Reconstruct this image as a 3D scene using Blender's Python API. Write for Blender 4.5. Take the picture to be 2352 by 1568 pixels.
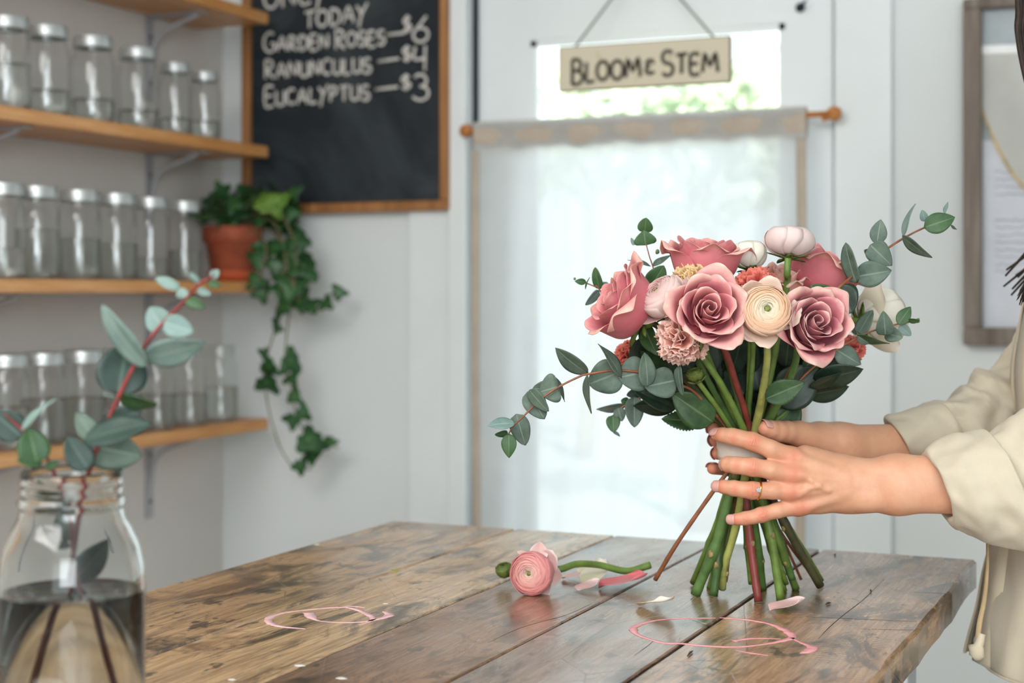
import bpy, bmesh, math, random
import numpy as np
from mathutils import Vector, Matrix
for o in list(bpy.data.objects): bpy.data.objects.remove(o)
SC = bpy.context.scene
COL = SC.collection
# ------------------------------------------------------------------ camera
FPX = 3570.0; CX = 1176.0; HY = 672.0; ZC = 1.33
TH = math.radians(23.8); SN, CS = math.sin(TH), math.cos(TH)
Rv = np.array([CS, SN, 0.0]); Fv = np.array([-SN, CS, 0.0]); Uv = np.array([0, 0, 1.0])
CAM = np.array([0, 0, ZC])
cd = bpy.data.cameras.new('camera'); cam = bpy.data.objects.new('camera', cd); COL.objects.link(cam)
cam.location = CAM; cam.rotation_euler = (math.pi/2, 0, TH)
cd.sensor_width = 36; cd.lens = FPX/2352*36; cd.shift_y = -(784-HY)/2352
cd.clip_start = 0.05
cd.dof.use_dof = True; cd.dof.focus_distance = 1.63; cd.dof.aperture_fstop = 4.5; cd.dof.aperture_blades = 0
SC.camera = cam
# ------------------------------------------------------------------ light and exposure
vs = SC.view_settings
vs.view_transform = 'Standard'; vs.look = 'None'; vs.gamma = 1.0; vs.use_curve_mapping = False; vs.exposure = 0.0
w = bpy.data.worlds.new('sky'); SC.world = w; w.use_nodes = True
bg = w.node_tree.nodes['Background']; bg.inputs[0].default_value = (0.86, 0.95, 1.0, 1); bg.inputs[1].default_value = 2.4
def light(name, kind, loc, target, energy, color=(1, 1, 1), **kw):
    l = bpy.data.lights.new(name, kind); l.energy = energy; l.color = color
    for k, v in kw.items(): setattr(l, k, v)
    o = bpy.data.objects.new(name, l); COL.objects.link(o); o.location = loc
    d = Vector(target)-Vector(loc); o.rotation_euler = d.to_track_quat('-Z', 'Y').to_euler()
    return o
light('sun', 'SUN', (6, -2, 9), (0, 6, 0), 9.0, (1, .96, .88), angle=.02)
light('overhead_fill', 'AREA', (-1.0, -0.1, 2.75), (-.5, 1.6, 1.0), 64, (1.0, .985, .965), shape='RECTANGLE', size=1.5, size_y=1.5)  # area lamp added under the closed ceiling to fill the bouquet's front
light('street_window', 'AREA', (1.5, -1.9, 1.9), (-1.0, 2.4, 1.2), 100, (.91, .97, 1.0), shape='RECTANGLE', size=2.2, size_y=1.5)
SC.cycles.max_bounces = 12; SC.cycles.transparent_max_bounces = 24; SC.cycles.transmission_bounces = 10
SC.cycles.diffuse_bounces = 4; SC.cycles.glossy_bounces = 4
SC.cycles.caustics_reflective = False; SC.cycles.caustics_refractive = False
SC.cycles.sample_clamp_indirect = 6.0

# ------------------------------------------------------------------ places
def W2(px, py, d):
    return CAM + Rv*((px-CX)/FPX*d) + Fv*d - Uv*((py-HY)/FPX*d)
def PY(px, py, Y):
    r = (px-CX)/FPX; return W2(px, py, Y/(r*SN+CS))
def PX(px, py, X):
    r = (px-CX)/FPX; return W2(px, py, X/(r*CS-SN))
def PZ(px, py, z):
    return W2(px, py, (ZC-z)*FPX/(py-HY))
TABZ = ZC-0.345
def V3(r, u, t):            # right, up, towards the camera
    v = Rv*r+Uv*u-Fv*t; return v/np.linalg.norm(v)
def nrm(v):
    v = np.asarray(v, float); n = np.linalg.norm(v); return v/n if n > 1e-12 else v

# ------------------------------------------------------------------ objects
def wl(o):
    v = np.zeros(3)
    while o: v += np.array(o.location); o = o.parent
    return v
def tag(o, label=None, cat=None, group=None, kind=None):
    if label: o['label'] = label
    if cat: o['category'] = cat
    if group: o['group'] = group
    if kind: o['kind'] = kind
    return o
def thing(name, label, cat, loc, group=None):
    o = bpy.data.objects.new(name, None); COL.objects.link(o); o.location = loc; o.empty_display_size = .05
    return tag(o, label, cat, group)
def mk(name, VF, m, parent=None, smooth=True, mods=(), label=None, cat=None, group=None, kind=None, origin=None):
    V = np.asarray(VF[0], float); F = VF[1]; T = VF[2] if len(VF) > 2 else None
    if parent is not None: org = wl(parent)
    elif origin is not None: org = np.asarray(origin, float)
    else: org = np.array([V[:, 0].mean(), V[:, 1].mean(), V[:, 2].min()])
    me = bpy.data.meshes.new(name)
    me.from_pydata((V-org).tolist(), [], [tuple(int(i) for i in f) for f in F])
    if smooth: me.polygons.foreach_set('use_smooth', [True]*len(me.polygons))
    if T is not None:
        a = me.attributes.new('tint', 'FLOAT', 'POINT'); a.data.foreach_set('value', np.asarray(T, np.float32))
    if m is not None: me.materials.append(m)
    me.update()
    o = bpy.data.objects.new(name, me); COL.objects.link(o)
    if parent is not None: o.parent = parent
    else: o.location = org
    for md in mods:
        x = o.modifiers.new(md[0].lower(), md[0])
        for k, v in md[1].items(): setattr(x, k, v)
    return tag(o, label, cat, group, kind)
BEV = lambda w=.003, s=2: ('BEVEL', dict(width=w, segments=s, limit_method='ANGLE'))
SOL = lambda t=.0005: ('SOLIDIFY', dict(thickness=t, offset=0))
SUB = lambda n=1: ('SUBSURF', dict(levels=n, render_levels=n))
def fixn(VF):
    bm = bmesh.new(); vs_ = [bm.verts.new(v) for v in VF[0]]
    for f in VF[1]:
        try: bm.faces.new([vs_[i] for i in f])
        except ValueError: pass
    bmesh.ops.recalc_face_normals(bm, faces=bm.faces[:])
    bm.verts.index_update()
    out = (np.array([v.co[:] for v in bm.verts]), [[v.index for v in f.verts] for f in bm.faces]); bm.free()
    return out + tuple(VF[2:])
class MB:
    def __init__(s): s.V = []; s.F = []; s.T = []; s.n = 0
    def add(s, VF, t=None):
        V = np.asarray(VF[0], float); s.V.append(V)
        s.F += [[i+s.n for i in f] for f in VF[1]]
        if t is not None: s.T.append(np.full(len(V), float(t)))
        elif len(VF) > 2: s.T.append(np.asarray(VF[2], float))
        else: s.T.append(np.zeros(len(V)))
        s.n += len(V); return s
    def out(s): return np.vstack(s.V), s.F, np.concatenate(s.T)
# ------------------------------------------------------------------ shapes
def box(x0, x1, y0, y1, z0, z1):
    V = [(x, y, z) for x in (x0, x1) for y in (y0, y1) for z in (z0, z1)]
    return np.array(V, float), [(0, 1, 3, 2), (4, 6, 7, 5), (0, 4, 5, 1), (2, 3, 7, 6), (0, 2, 6, 4), (1, 5, 7, 3)]
def grid_faces(nu, nv, closed=False, off=0):
    F = []
    for j in range(nv-1):
        for i in range(nu if closed else nu-1):
            a = j*nu+i; b = j*nu+(i+1) % nu
            F.append((a+off, b+off, b+nu+off, a+nu+off))
    return F
def lathe(prof, n=32, c=(0, 0, 0), cap0=False, cap1=False, wob=0, seed=0):
    a = np.arange(n)*2*math.pi/n; V = []
    for r, z in prof:
        V += [(c[0]+r*math.cos(t), c[1]+r*math.sin(t), c[2]+z) for t in a]
    F = grid_faces(n, len(prof), True)
    if cap0: F.append(tuple(range(n))[::-1])
    if cap1: F.append(tuple(range((len(prof)-1)*n, len(prof)*n)))
    return np.array(V), F
def crom(P, k=6):
    P = np.asarray(P, float)
    if len(P) < 3: k = max(k, 2)
    Q = np.vstack([2*P[0]-P[1], P, 2*P[-1]-P[-2]]); out = []
    for i in range(1, len(Q)-2):
        p0, p1, p2, p3 = Q[i-1:i+3]
        for t in np.arange(k)/k:
            out.append(.5*((2*p1)+(-p0+p2)*t+(2*p0-5*p1+4*p2-p3)*t*t+(-p0+3*p1-3*p2+p3)*t**3))
    out.append(Q[-2]); return np.array(out)
def tube(P, r, n=10, k=6, cap=True, flat=1.0, up=None, rag=0, seed=0):
    P = np.asarray(P, float)
    r = np.atleast_1d(np.asarray(r, float))
    if k > 1:
        S = crom(P, k)
        rr = np.interp(np.linspace(0, 1, len(S)), np.linspace(0, 1, len(r)), r) if len(r) > 1 else np.full(len(S), r[0])
    else:
        S = P; rr = r if len(r) > 1 else np.full(len(S), r[0])
    T = np.gradient(S, axis=0); T /= np.linalg.norm(T, axis=1)[:, None]+1e-12
    N = np.cross(T[0], [0, 0, 1.0] if up is None else up)
    if np.linalg.norm(N) < 1e-4: N = np.cross(T[0], [1, .3, 0])
    N = nrm(N); V = []; a = np.arange(n)*2*math.pi/n; rng = np.random.RandomState(seed)
    for i in range(len(S)):
        N = nrm(N-T[i]*np.dot(N, T[i])); B = np.cross(T[i], N)
        q = rr[i]*(1+(rng.rand()-.5)*rag)
        V.append(S[i]+np.outer(np.cos(a)*q, N)+np.outer(np.sin(a)*q*flat, B))
    F = grid_faces(n, len(S), True)
    if cap: F += [tuple(range(n))[::-1], tuple(range((len(S)-1)*n, len(S)*n))]
    return np.vstack(V), F
def loft(rings, cap0=False, cap1=False):
    n = len(rings[0]); F = grid_faces(n, len(rings), True)
    if cap0: F.append(tuple(range(n))[::-1])
    if cap1: F.append(tuple(range((len(rings)-1)*n, len(rings)*n)))
    return np.vstack(rings), F
def ico(c, r, sub=2, sq=(1, 1, 1), noise=0, seed=0):
    bm = bmesh.new(); bmesh.ops.create_icosphere(bm, subdivisions=sub, radius=1)
    V = np.array([v.co[:] for v in bm.verts]); F = [[v.index for v in f.verts] for f in bm.faces]; bm.free()
    if noise:
        V = V*(1+noise*fbm(V*2.3+seed*7.1))[:, None]
    return V*r*np.array(sq)+np.array(c), F
def fbm(P, oct=3):
    P = np.asarray(P, float); s = np.zeros(len(P)); a = 1.0; rng = np.random.RandomState(5)
    for o in range(oct):
        for k in range(4):
            d = rng.randn(3); d /= np.linalg.norm(d)
            s += a*.35*np.sin(P@d*(2**o)*2.0+rng.rand()*6.28+1.3*np.sin(P@np.roll(d, 1)*(2**o)*1.7))
        a *= .5
    return s
def leaf_patch(base, tip, width, normal, fold=.12, curl=.10, shape='oval', nu=9, nv=12, serr=0, wave=0, seed=0):
    base = np.asarray(base, float); ax = np.asarray(tip, float)-base; L = np.linalg.norm(ax); ax = ax/L
    n = np.asarray(normal, float); n = nrm(n-ax*np.dot(n, ax)); sd = np.cross(n, ax)
    rng = np.random.RandomState(seed); ph = rng.rand()*6; tw = (rng.rand()-.5)*.5
    V = []; T = []
    for j in range(nv):
        v = j/(nv-1)
        if shape == 'round': w = math.sin(math.pi*min(1, v**.72))**.62
        elif shape == 'heart': w = (math.sin(math.pi*v**.55))**.7
        elif shape == 'lance': w = math.sin(math.pi*v**.8)
        else: w = math.sin(math.pi*v**.78)**.8
        if j == 0: w = .02
        if j == nv-1: w = .015
        if serr and 0 < j < nv-1: w *= 1+serr*(1 if j % 2 else -1)
        hw = width/2*w
        for i in range(nu):
            u = -1+2*i/(nu-1)
            tt = tw*v
            off = fold*abs(u)*hw - curl*L*(v-.35)**2*1.6 + wave*L*math.sin(v*7+ph+u*2)*abs(u) + hw*u*tt
            V.append(base+ax*v*L+sd*u*hw+n*off); T.append(abs(u))
    return np.array(V), grid_faces(nu, nv), np.array(T)
# ------------------------------------------------------------------ materials
def newmat(name):
    m = bpy.data.materials.new(name); m.use_nodes = True; t = m.node_tree; t.nodes.clear()
    out = t.nodes.new('ShaderNodeOutputMaterial'); return m, t, out
def N(t, kind, **kw):
    n = t.nodes.new('ShaderNode'+kind)
    for k, v in kw.items():
        if k.startswith('i_'):
            key = k[2:]; key = int(key) if key.isdigit() else key.replace('_', ' ')
            n.inputs[key].default_value = v
        else: setattr(n, k, v)
    return n
def ramp(t, fac, stops, interp='LINEAR'):
    r = t.nodes.new('ShaderNodeValToRGB'); e = r.color_ramp.elements; r.color_ramp.interpolation = interp
    while len(e) < len(stops): e.new(.5)
    for el, (p, c) in zip(e, stops):
        el.position = p; el.color = (c[0], c[1], c[2], 1) if len(c) == 3 else c
    if fac is not None: t.links.new(fac, r.inputs[0])
    return r.outputs[0]
def s2l(r, g, b):
    f = lambda c: (c/255/12.92) if c/255 < .04045 else ((c/255+.055)/1.055)**2.4
    return (f(r), f(g), f(b))
def coords(t, scale=(1, 1, 1), obj=True, rot=(0, 0, 0)):
    c = t.nodes.new('ShaderNodeTexCoord'); mp = t.nodes.new('ShaderNodeMapping')
    mp.inputs['Scale'].default_value = scale; mp.inputs['Rotation'].default_value = rot
    t.links.new(c.outputs['Object' if obj else 'Generated'], mp.inputs[0]); return mp.outputs[0]
def noise(t, vec, scale, detail=4, rough=.55, dist=0):
    n = N(t, 'TexNoise'); n.inputs['Scale'].default_value = scale; n.inputs['Detail'].default_value = detail
    n.inputs['Roughness'].default_value = rough; n.inputs['Distortion'].default_value = dist
    if vec is not None: t.links.new(vec, n.inputs['Vector'])
    return n.outputs['Fac']
def mixc(t, fac, a, b, bt='MIX'):
    n = t.nodes.new('ShaderNodeMix'); n.data_type = 'RGBA'; n.blend_type = bt
    for s, x in ((n.inputs[0], fac), (n.inputs[6], a), (n.inputs[7], b)):
        if isinstance(x, (int, float)): s.default_value = x
        elif isinstance(x, tuple): s.default_value = (x[0], x[1], x[2], 1)
        else: t.links.new(x, s)
    return n.outputs[2]
def mth(t, op, a, b=None, clamp=False):
    n = t.nodes.new('ShaderNodeMath'); n.operation = op; n.use_clamp = clamp
    for s, x in zip(n.inputs, (a, b)):
        if x is None: continue
        if isinstance(x, (int, float)): s.default_value = x
        else: t.links.new(x, s)
    return n.outputs[0]
def bump(t, h, strength=.3, dist=.002):
    b = t.nodes.new('ShaderNodeBump'); b.inputs['Strength'].default_value = strength; b.inputs['Distance'].default_value = dist
    t.links.new(h, b.inputs['Height']); return b.outputs[0]
def princ(t, col, rough=.5, nrml=None, **kw):
    p = t.nodes.new('ShaderNodeBsdfPrincipled')
    for s, x in ((p.inputs['Base Color'], col), (p.inputs['Roughness'], rough)):
        if isinstance(x, (int, float)): s.default_value = x
        elif isinstance(x, tuple): s.default_value = (x[0], x[1], x[2], 1)
        else: t.links.new(x, s)
    if nrml is not None: t.links.new(nrml, p.inputs['Normal'])
    for k, v in kw.items(): p.inputs[k.replace('_', ' ')].default_value = v
    return p
def simple(name, rgb, rough=.5, vary=.08, scale=20, bmp=0, bscale=60, metallic=0, spec=.5):
    m, t, out = newmat(name); c = s2l(*rgb); v = coords(t)
    f = noise(t, v, scale, 4); d = tuple(x*(1-vary*2) for x in c); l = tuple(min(1, x*(1+vary*2)) for x in c)
    col = ramp(t, f, [(.3, d), (.7, l)])
    nn = bump(t, noise(t, v, bscale, 3), bmp, .002) if bmp else None
    p = princ(t, col, rough, nn); p.inputs['Metallic'].default_value = metallic; p.inputs['Specular IOR Level'].default_value = spec
    t.links.new(p.outputs[0], out.inputs[0]); return m
def thinglass(name, tint=(1, 1, 1), rough=.02, gl=1.0):
    m, t, out = newmat(name)
    tr = N(t, 'BsdfTransparent'); tr.inputs[0].default_value = (*tint, 1)
    g = N(t, 'BsdfGlossy'); g.inputs['Roughness'].default_value = rough
    fr = N(t, 'LayerWeight'); fr.inputs[0].default_value = .5
    mx = N(t, 'MixShader'); t.links.new(mth(t, 'MULTIPLY', mth(t, 'ADD', mth(t, 'MULTIPLY', mth(t, 'POWER', fr.outputs['Facing'], 4.5), .7), .04), gl, True), mx.inputs[0])
    t.links.new(tr.outputs[0], mx.inputs[1]); t.links.new(g.outputs[0], mx.inputs[2]); t.links.new(mx.outputs[0], out.inputs[0]); return m
def petalmat(name, stops, rough=.5, trans=.3, tcol=None, vein=.12):
    m, t, out = newmat(name)
    at = N(t, 'Attribute', attribute_name='tint')
    v = coords(t); f = noise(t, v, 140, 3)
    col = ramp(t, mth(t, 'ADD', at.outputs['Fac'], mth(t, 'MULTIPLY', mth(t, 'SUBTRACT', f, .5), vein*2)), [(p, s2l(*c)) for p, c in stops])
    p = princ(t, col, rough, bump(t, noise(t, v, 260, 3), .12, .001)); p.inputs['Sheen Weight'].default_value = .15
    p.inputs['Specular IOR Level'].default_value = .3
    tl = N(t, 'BsdfTranslucent'); t.links.new(col, tl.inputs[0])
    mx = N(t, 'MixShader'); mx.inputs[0].default_value = trans
    t.links.new(p.outputs[0], mx.inputs[1]); t.links.new(tl.outputs[0], mx.inputs[2]); t.links.new(mx.outputs[0], out.inputs[0]); return m
def leafmat(name, dark, light_, rib, rough=.45, trans=.18, scale=60):
    m, t, out = newmat(name); at = N(t, 'Attribute', attribute_name='tint'); v = coords(t)
    f = noise(t, v, scale, 5, .65)
    c = ramp(t, f, [(.3, s2l(*dark)), (.72, s2l(*light_))])
    c = mixc(t, ramp(t, at.outputs['Fac'], [(.0, (1, 1, 1)), (.09, (0, 0, 0))]), c, s2l(*rib))
    p = princ(t, c, rough, bump(t, noise(t, v, 180, 3), .25, .001)); p.inputs['Specular IOR Level'].default_value = .4
    tl = N(t, 'BsdfTranslucent'); t.links.new(c, tl.inputs[0])
    mx = N(t, 'MixShader'); mx.inputs[0].default_value = trans
    t.links.new(p.outputs[0], mx.inputs[1]); t.links.new(tl.outputs[0], mx.inputs[2]); t.links.new(mx.outputs[0], out.inputs[0]); return m
def woodmat(name, dark, mid, light_, axis='Y', rough=.45, sc=1.0):
    m, t, out = newmat(name)
    s = {'X': (1.2, 14, 14), 'Y': (14, 1.2, 14), 'Z': (14, 14, 1.2)}[axis]
    v = coords(t, tuple(x*sc for x in s))
    f = noise(t, v, 2.2, 6, .6, .6); f2 = noise(t, v, 9, 3)
    c = ramp(t, mth(t, 'ADD', mth(t, 'MULTIPLY', f, .75), mth(t, 'MULTIPLY', f2, .25)), [(.3, s2l(*dark)), (.5, s2l(*mid)), (.68, s2l(*light_))])
    p = princ(t, c, rough, bump(t, f2, .15, .001)); t.links.new(p.outputs[0], out.inputs[0]); return m
def clothmat(name, rgb, trans=0.0, see=0.0, weave=900, vary=.06, rough=.85, bmp=.35, tcol=None):
    m, t, out = newmat(name); v = coords(t)
    wa = N(t, 'TexWave', wave_type='BANDS', bands_direction='Z'); wa.inputs['Scale'].default_value = weave/6.28; wa.inputs['Distortion'].default_value = 1.5
    wb = N(t, 'TexWave', wave_type='BANDS', bands_direction='X'); wb.inputs['Scale'].default_value = weave/6.28; wb.inputs['Distortion'].default_value = 1.5
    t.links.new(v, wa.inputs[0]); t.links.new(v, wb.inputs[0])
    wv = mth(t, 'MULTIPLY', wa.outputs['Fac'], wb.outputs['Fac'])
    c = s2l(*rgb); f = noise(t, v, 14, 5, .7)
    col = ramp(t, f, [(.3, tuple(x*(1-vary) for x in c)), (.7, tuple(min(1, x*(1+vary)) for x in c))])
    p = princ(t, col, rough, bump(t, wv, bmp, .0006)); p.inputs['Specular IOR Level'].default_value = .15; p.inputs['Sheen Weight'].default_value = .2
    sh = p.outputs[0]
    if trans:
        tl = N(t, 'BsdfTranslucent'); tl.inputs[0].default_value = (*(tcol or c), 1)
        mx = N(t, 'MixShader'); mx.inputs[0].default_value = trans
        t.links.new(sh, mx.inputs[1]); t.links.new(tl.outputs[0], mx.inputs[2]); sh = mx.outputs[0]
    if see:
        tr = N(t, 'BsdfTransparent'); mx = N(t, 'MixShader'); mx.inputs[0].default_value = see
        t.links.new(sh, mx.inputs[1]); t.links.new(tr.outputs[0], mx.inputs[2]); sh = mx.outputs[0]
    t.links.new(sh, out.inputs[0]); return m
M = {}
M['wall'] = simple('white_wall_paint', (220, 224, 224), .7, .015, 3, .05, 90); M['wall2'] = simple('shade_toned_wall_paint', (208, 203, 197), .7, .015, 3, .05, 90)  # second tone: wall paint greyed and warmed to carry the left wall's shade
M['trim'] = simple('white_trim_paint', (226, 231, 232), .45, .015, 5)
M['door'] = simple('white_door_paint', (228, 233, 235), .4, .015, 5)
M['dark'] = simple('dark_hardware_and_gap_shade', (30, 40, 48), .7)
M['pine'] = woodmat('pine_shelf', (176, 118, 62), (205, 146, 88), (222, 170, 114), 'Y', .4)
M['frame_wood'] = woodmat('brown_frame_wood', (116, 76, 40), (150, 100, 56), (176, 124, 74), 'Z', .5)
M['grey_wood'] = woodmat('weathered_grey_wood', (92, 80, 70), (124, 112, 102), (150, 140, 130), 'Z', .7)
M['knob'] = woodmat('turned_wood', (150, 88, 36), (186, 118, 56), (204, 140, 78), 'X', .4)
M['steel'] = simple('grey_painted_steel', (168, 168, 172), .45, .03)
M['zinc'] = simple('zinc_lid', (196, 200, 200), .42, .05, 40, metallic=.75)
M['jarglass'] = thinglass('jar_glass', (.965, .975, .97), .03, 1.3)
M['pane'] = thinglass('window_glass', (.97, .99, .985), .0, .8)
# ------------------------------------------------------------------ setting
YB = 3.33; XL = -2.275; XR = 1.9; YF = -2.4; ZT = 2.85
def st(name, VF, m, **kw): return mk(name, VF, m, kind='structure', smooth=False, **kw)
dl = PY(1084, 700, YB)[0]; dr = PY(1915, 700, YB)[0]           # door opening
st('floor', box(XL-.1, XR+.1, YF-.1, YB+.1, -.1, 0), woodmat('whitewashed_floor_boards', (182, 176, 166), (200, 194, 185), (214, 209, 200), 'Y', .5))
st('ceiling', box(XL-.1, XR+.1, YF-.1, YB+.1, ZT, ZT+.1), M['wall'])
st('wall_left', box(XL-.1, XL, YF-.1, YB+.1, 0, ZT), M['wall2'])
st('wall_right', box(XR, XR+.1, YF-.1, YB+.1, 0, ZT), M['wall'])
mb = MB(); DT = 2.12
mb.add(box(XL, dl, YB, YB+.14, 0, ZT)).add(box(dr, XR, YB, YB+.14, 0, ZT)).add(box(dl, dr, YB, YB+.14, DT, ZT))
st('wall_back', mb.out(), M['wall'])
mb = MB()
mb.add(box(XL, -.2, YF-.1, YF, 0, ZT)).add(box(1.6, XR, YF-.1, YF, 0, ZT)).add(box(-.2, 1.6, YF-.1, YF, 0, .9)).add(box(-.2, 1.6, YF-.1, YF, 2.4, ZT))
st('wall_front', mb.out(), M['wall'])
# casing left: broad board under the chalkboard and a narrow bright jamb
a0 = PY(945, 700, YB)[0]; a1 = PY(1043, 700, YB)[0]; a2 = PY(1083, 700, YB)[0]
st('trim_1', box(a0, a1, YB-.016, YB, 0, DT+.12), M['trim'], mods=[BEV()])
st('trim_2', box(a1, a2, YB-.034, YB, 0, DT+.02), M['trim'], mods=[BEV()])
b1 = PY(2052, 700, YB)[0]
st('trim_3', box(dr+.006, b1, YB-.022, YB, 0, DT+.12), M['trim'], mods=[BEV(.004)])
st('trim_4', box(a0, b1, YB-.02, YB, DT+.02, DT+.12), M['trim'], mods=[BEV()])
st('baseboard_back', box(XL, a0, YB-.015, YB, 0, .14), M['trim'], mods=[BEV()])
st('baseboard_left', box(XL, XL+.015, YF, YB, 0, .14), M['trim'], mods=[BEV()])
# door: stiles, rails, glass
YD = YB+.02
dx0 = PY(1099, 700, YD)[0]; dx1 = PY(1912, 700, YD)[0]
g0 = PY(1218, 100, YD)[0]; g1 = PY(1803, 60, YD)[0]; gt = PY(1500, 74, YD)[2]; gb = .25
D = thing('door_1', None, None, ((dx0+dx1)/2, YD, 0)); D['kind'] = 'structure'
mb = MB(); y0, y1 = YD, YD+.045
mb.add(box(dx0, g0, y0, y1, .01, DT-.005)).add(box(g1, dx1, y0, y1, .01, DT-.005)).add(box(g0, g1, y0, y1, gt, DT-.005)).add(box(g0, g1, y0, y1, .01, gb))
mk('door_frame', mb.out(), M['door'], D, smooth=False)
mb = MB()
for xa, xb, za, zb in ((g0, g0+.014, gb, gt), (g1-.014, g1, gb, gt), (g0, g1, gt-.014, gt), (g0, g1, gb, gb+.014)):
    mb.add(box(xa, xb, y0+.004, y0+.018, za, zb))
mk('glazing_bead', mb.out(), M['door'], D, smooth=False)
mk('glass_pane', box(g0, g1, y0+.02, y0+.026, gb, gt), M['pane'], D, smooth=False)
st('door_gap_shade', box(dl+.0005, dx0+.0015, YB+.002, YB+.07, 0, DT), M['dark'])  # dark strip standing in for the shade in the gap beside the door
hk = PY(1835, 15, YD-.015)
t_ = thing('door_hook', 'small dark hook high on the right of the white door', 'hook', hk)
mk('plate', ico(hk+np.array([0, .012, 0]), .011, 2, (1, .25, 1)), M['dark'], t_)
mk('prong', tube([hk+np.array([0, .01, 0]), hk+np.array([.004, -.012, -.004]), hk+np.array([.02, -.014, .01])], .003, 8), M['dark'], t_)
# curtain rod and linen panel
YC = YB-.055
ra = PY(1080, 299, YC); rb = PY(1906, 262, YC); zr = (ra[2]+rb[2])/2; ra[2] = rb[2] = zr
rod = thing('curtain_rod', 'turned wooden rod across the door holding the linen curtain', 'rod', (ra+rb)/2)
mk('pole', tube([ra, rb], .0065, 14), M['knob'], rod)
for p, s in ((ra, -1), (rb, 1)):
    V, F = lathe([(.0001, -.006), (.010, -.004), (.0145, .003), (.0160, .011), (.0140, .019), (.008, .024), (.0001, .025)], 24)
    V = np.stack([V[:, 2]*s, V[:, 0], V[:, 1]], 1)+p
    mk('finial', fixn((V, F)), M['knob'], rod)
for p, dx in ((ra, .035), (rb, -.012)):
    q = p+np.array([dx, 0, 0]); mk('bracket', tube([q+np.array([0, .035, -.004]), q+np.array([0, .0, -.010])], .006, 10), M['knob'], rod)
cx0 = PY(1092, 500, YC)[0]; cx1 = PY(1853, 500, YC)[0]; ztop = zr+.016; zbot = .42; zhem = PY(1480, 333, YC)[2]
M['linen'] = clothmat('linen_curtain', (222, 221, 217), .56, .10, 1500, .07, .9, .3, tcol=s2l(222, 227, 230))
M['linen_hem'] = clothmat('linen_hem', (200, 186, 170), .16, .0, 1500, .10, .9, .3, tcol=s2l(196, 180, 160))
nx, nz = 90, 60; V = []
for j in range(nz):
    for i in range(nx):
        u = i/(nx-1); v = j/(nz-1); x = cx0+(cx1-cx0)*u+.006*math.sin(v*5)*(u-.5); z = ztop+(zbot-ztop)*v
        y = YC-.012+.010*v*math.sin(u*24+math.sin(u*9)*1.5)+.004*math.sin(u*60+v*3)*min(1, v*4)
        V.append((x, y, z))
cur = thing('curtain', 'sheer linen half curtain with a wide top hem on the white door', 'curtain', ((cx0+cx1)/2, YC, zbot))
mk('linen_panel', (np.array(V), grid_faces(nx, nz)), M['linen'], cur)
V = []; nz2 = 10                                          # rod pocket: a loop of doubled cloth around the pole
for j in range(nz2):
    a = j/(nz2-1)*math.pi*2
    for i in range(60):
        u = i/59; x = cx0+(cx1-cx0)*u
        ztm = zhem+(.003*math.sin(u*31)+.002*math.sin(u*70)); h = ztop+.003-ztm
        V.append((x, YC-.0135*math.sin(a)*(1+.25*math.sin(u*40)*.5)*(1 if abs(math.sin(a)) > .01 else 0), ztm+h*(.5+.5*math.cos(a))))
mk('top_hem', (np.array(V), grid_faces(60, nz2)), M['linen_hem'], cur)
for xa, xb in ((cx0-.002, cx0+.017), (cx1-.020, cx1+.002)):
    V = []
    for j in range(nz):
        v = j/(nz-1); z = zhem+(zbot-zhem)*v
        for i in range(4):
            x = xa+(xb-xa)*i/3; u = (x-cx0)/(cx1-cx0)
            V.append((x+.006*math.sin(v*5)*(u-.5), YC-.0135+.010*v*math.sin(u*24+math.sin(u*9)*1.5)+.004*math.sin(u*60+v*3)*min(1, v*4), z))
    mk('side_hem', (np.array(V), grid_faces(4, nz)), M['linen_hem'], cur, mods=[SOL(.001)])
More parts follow.
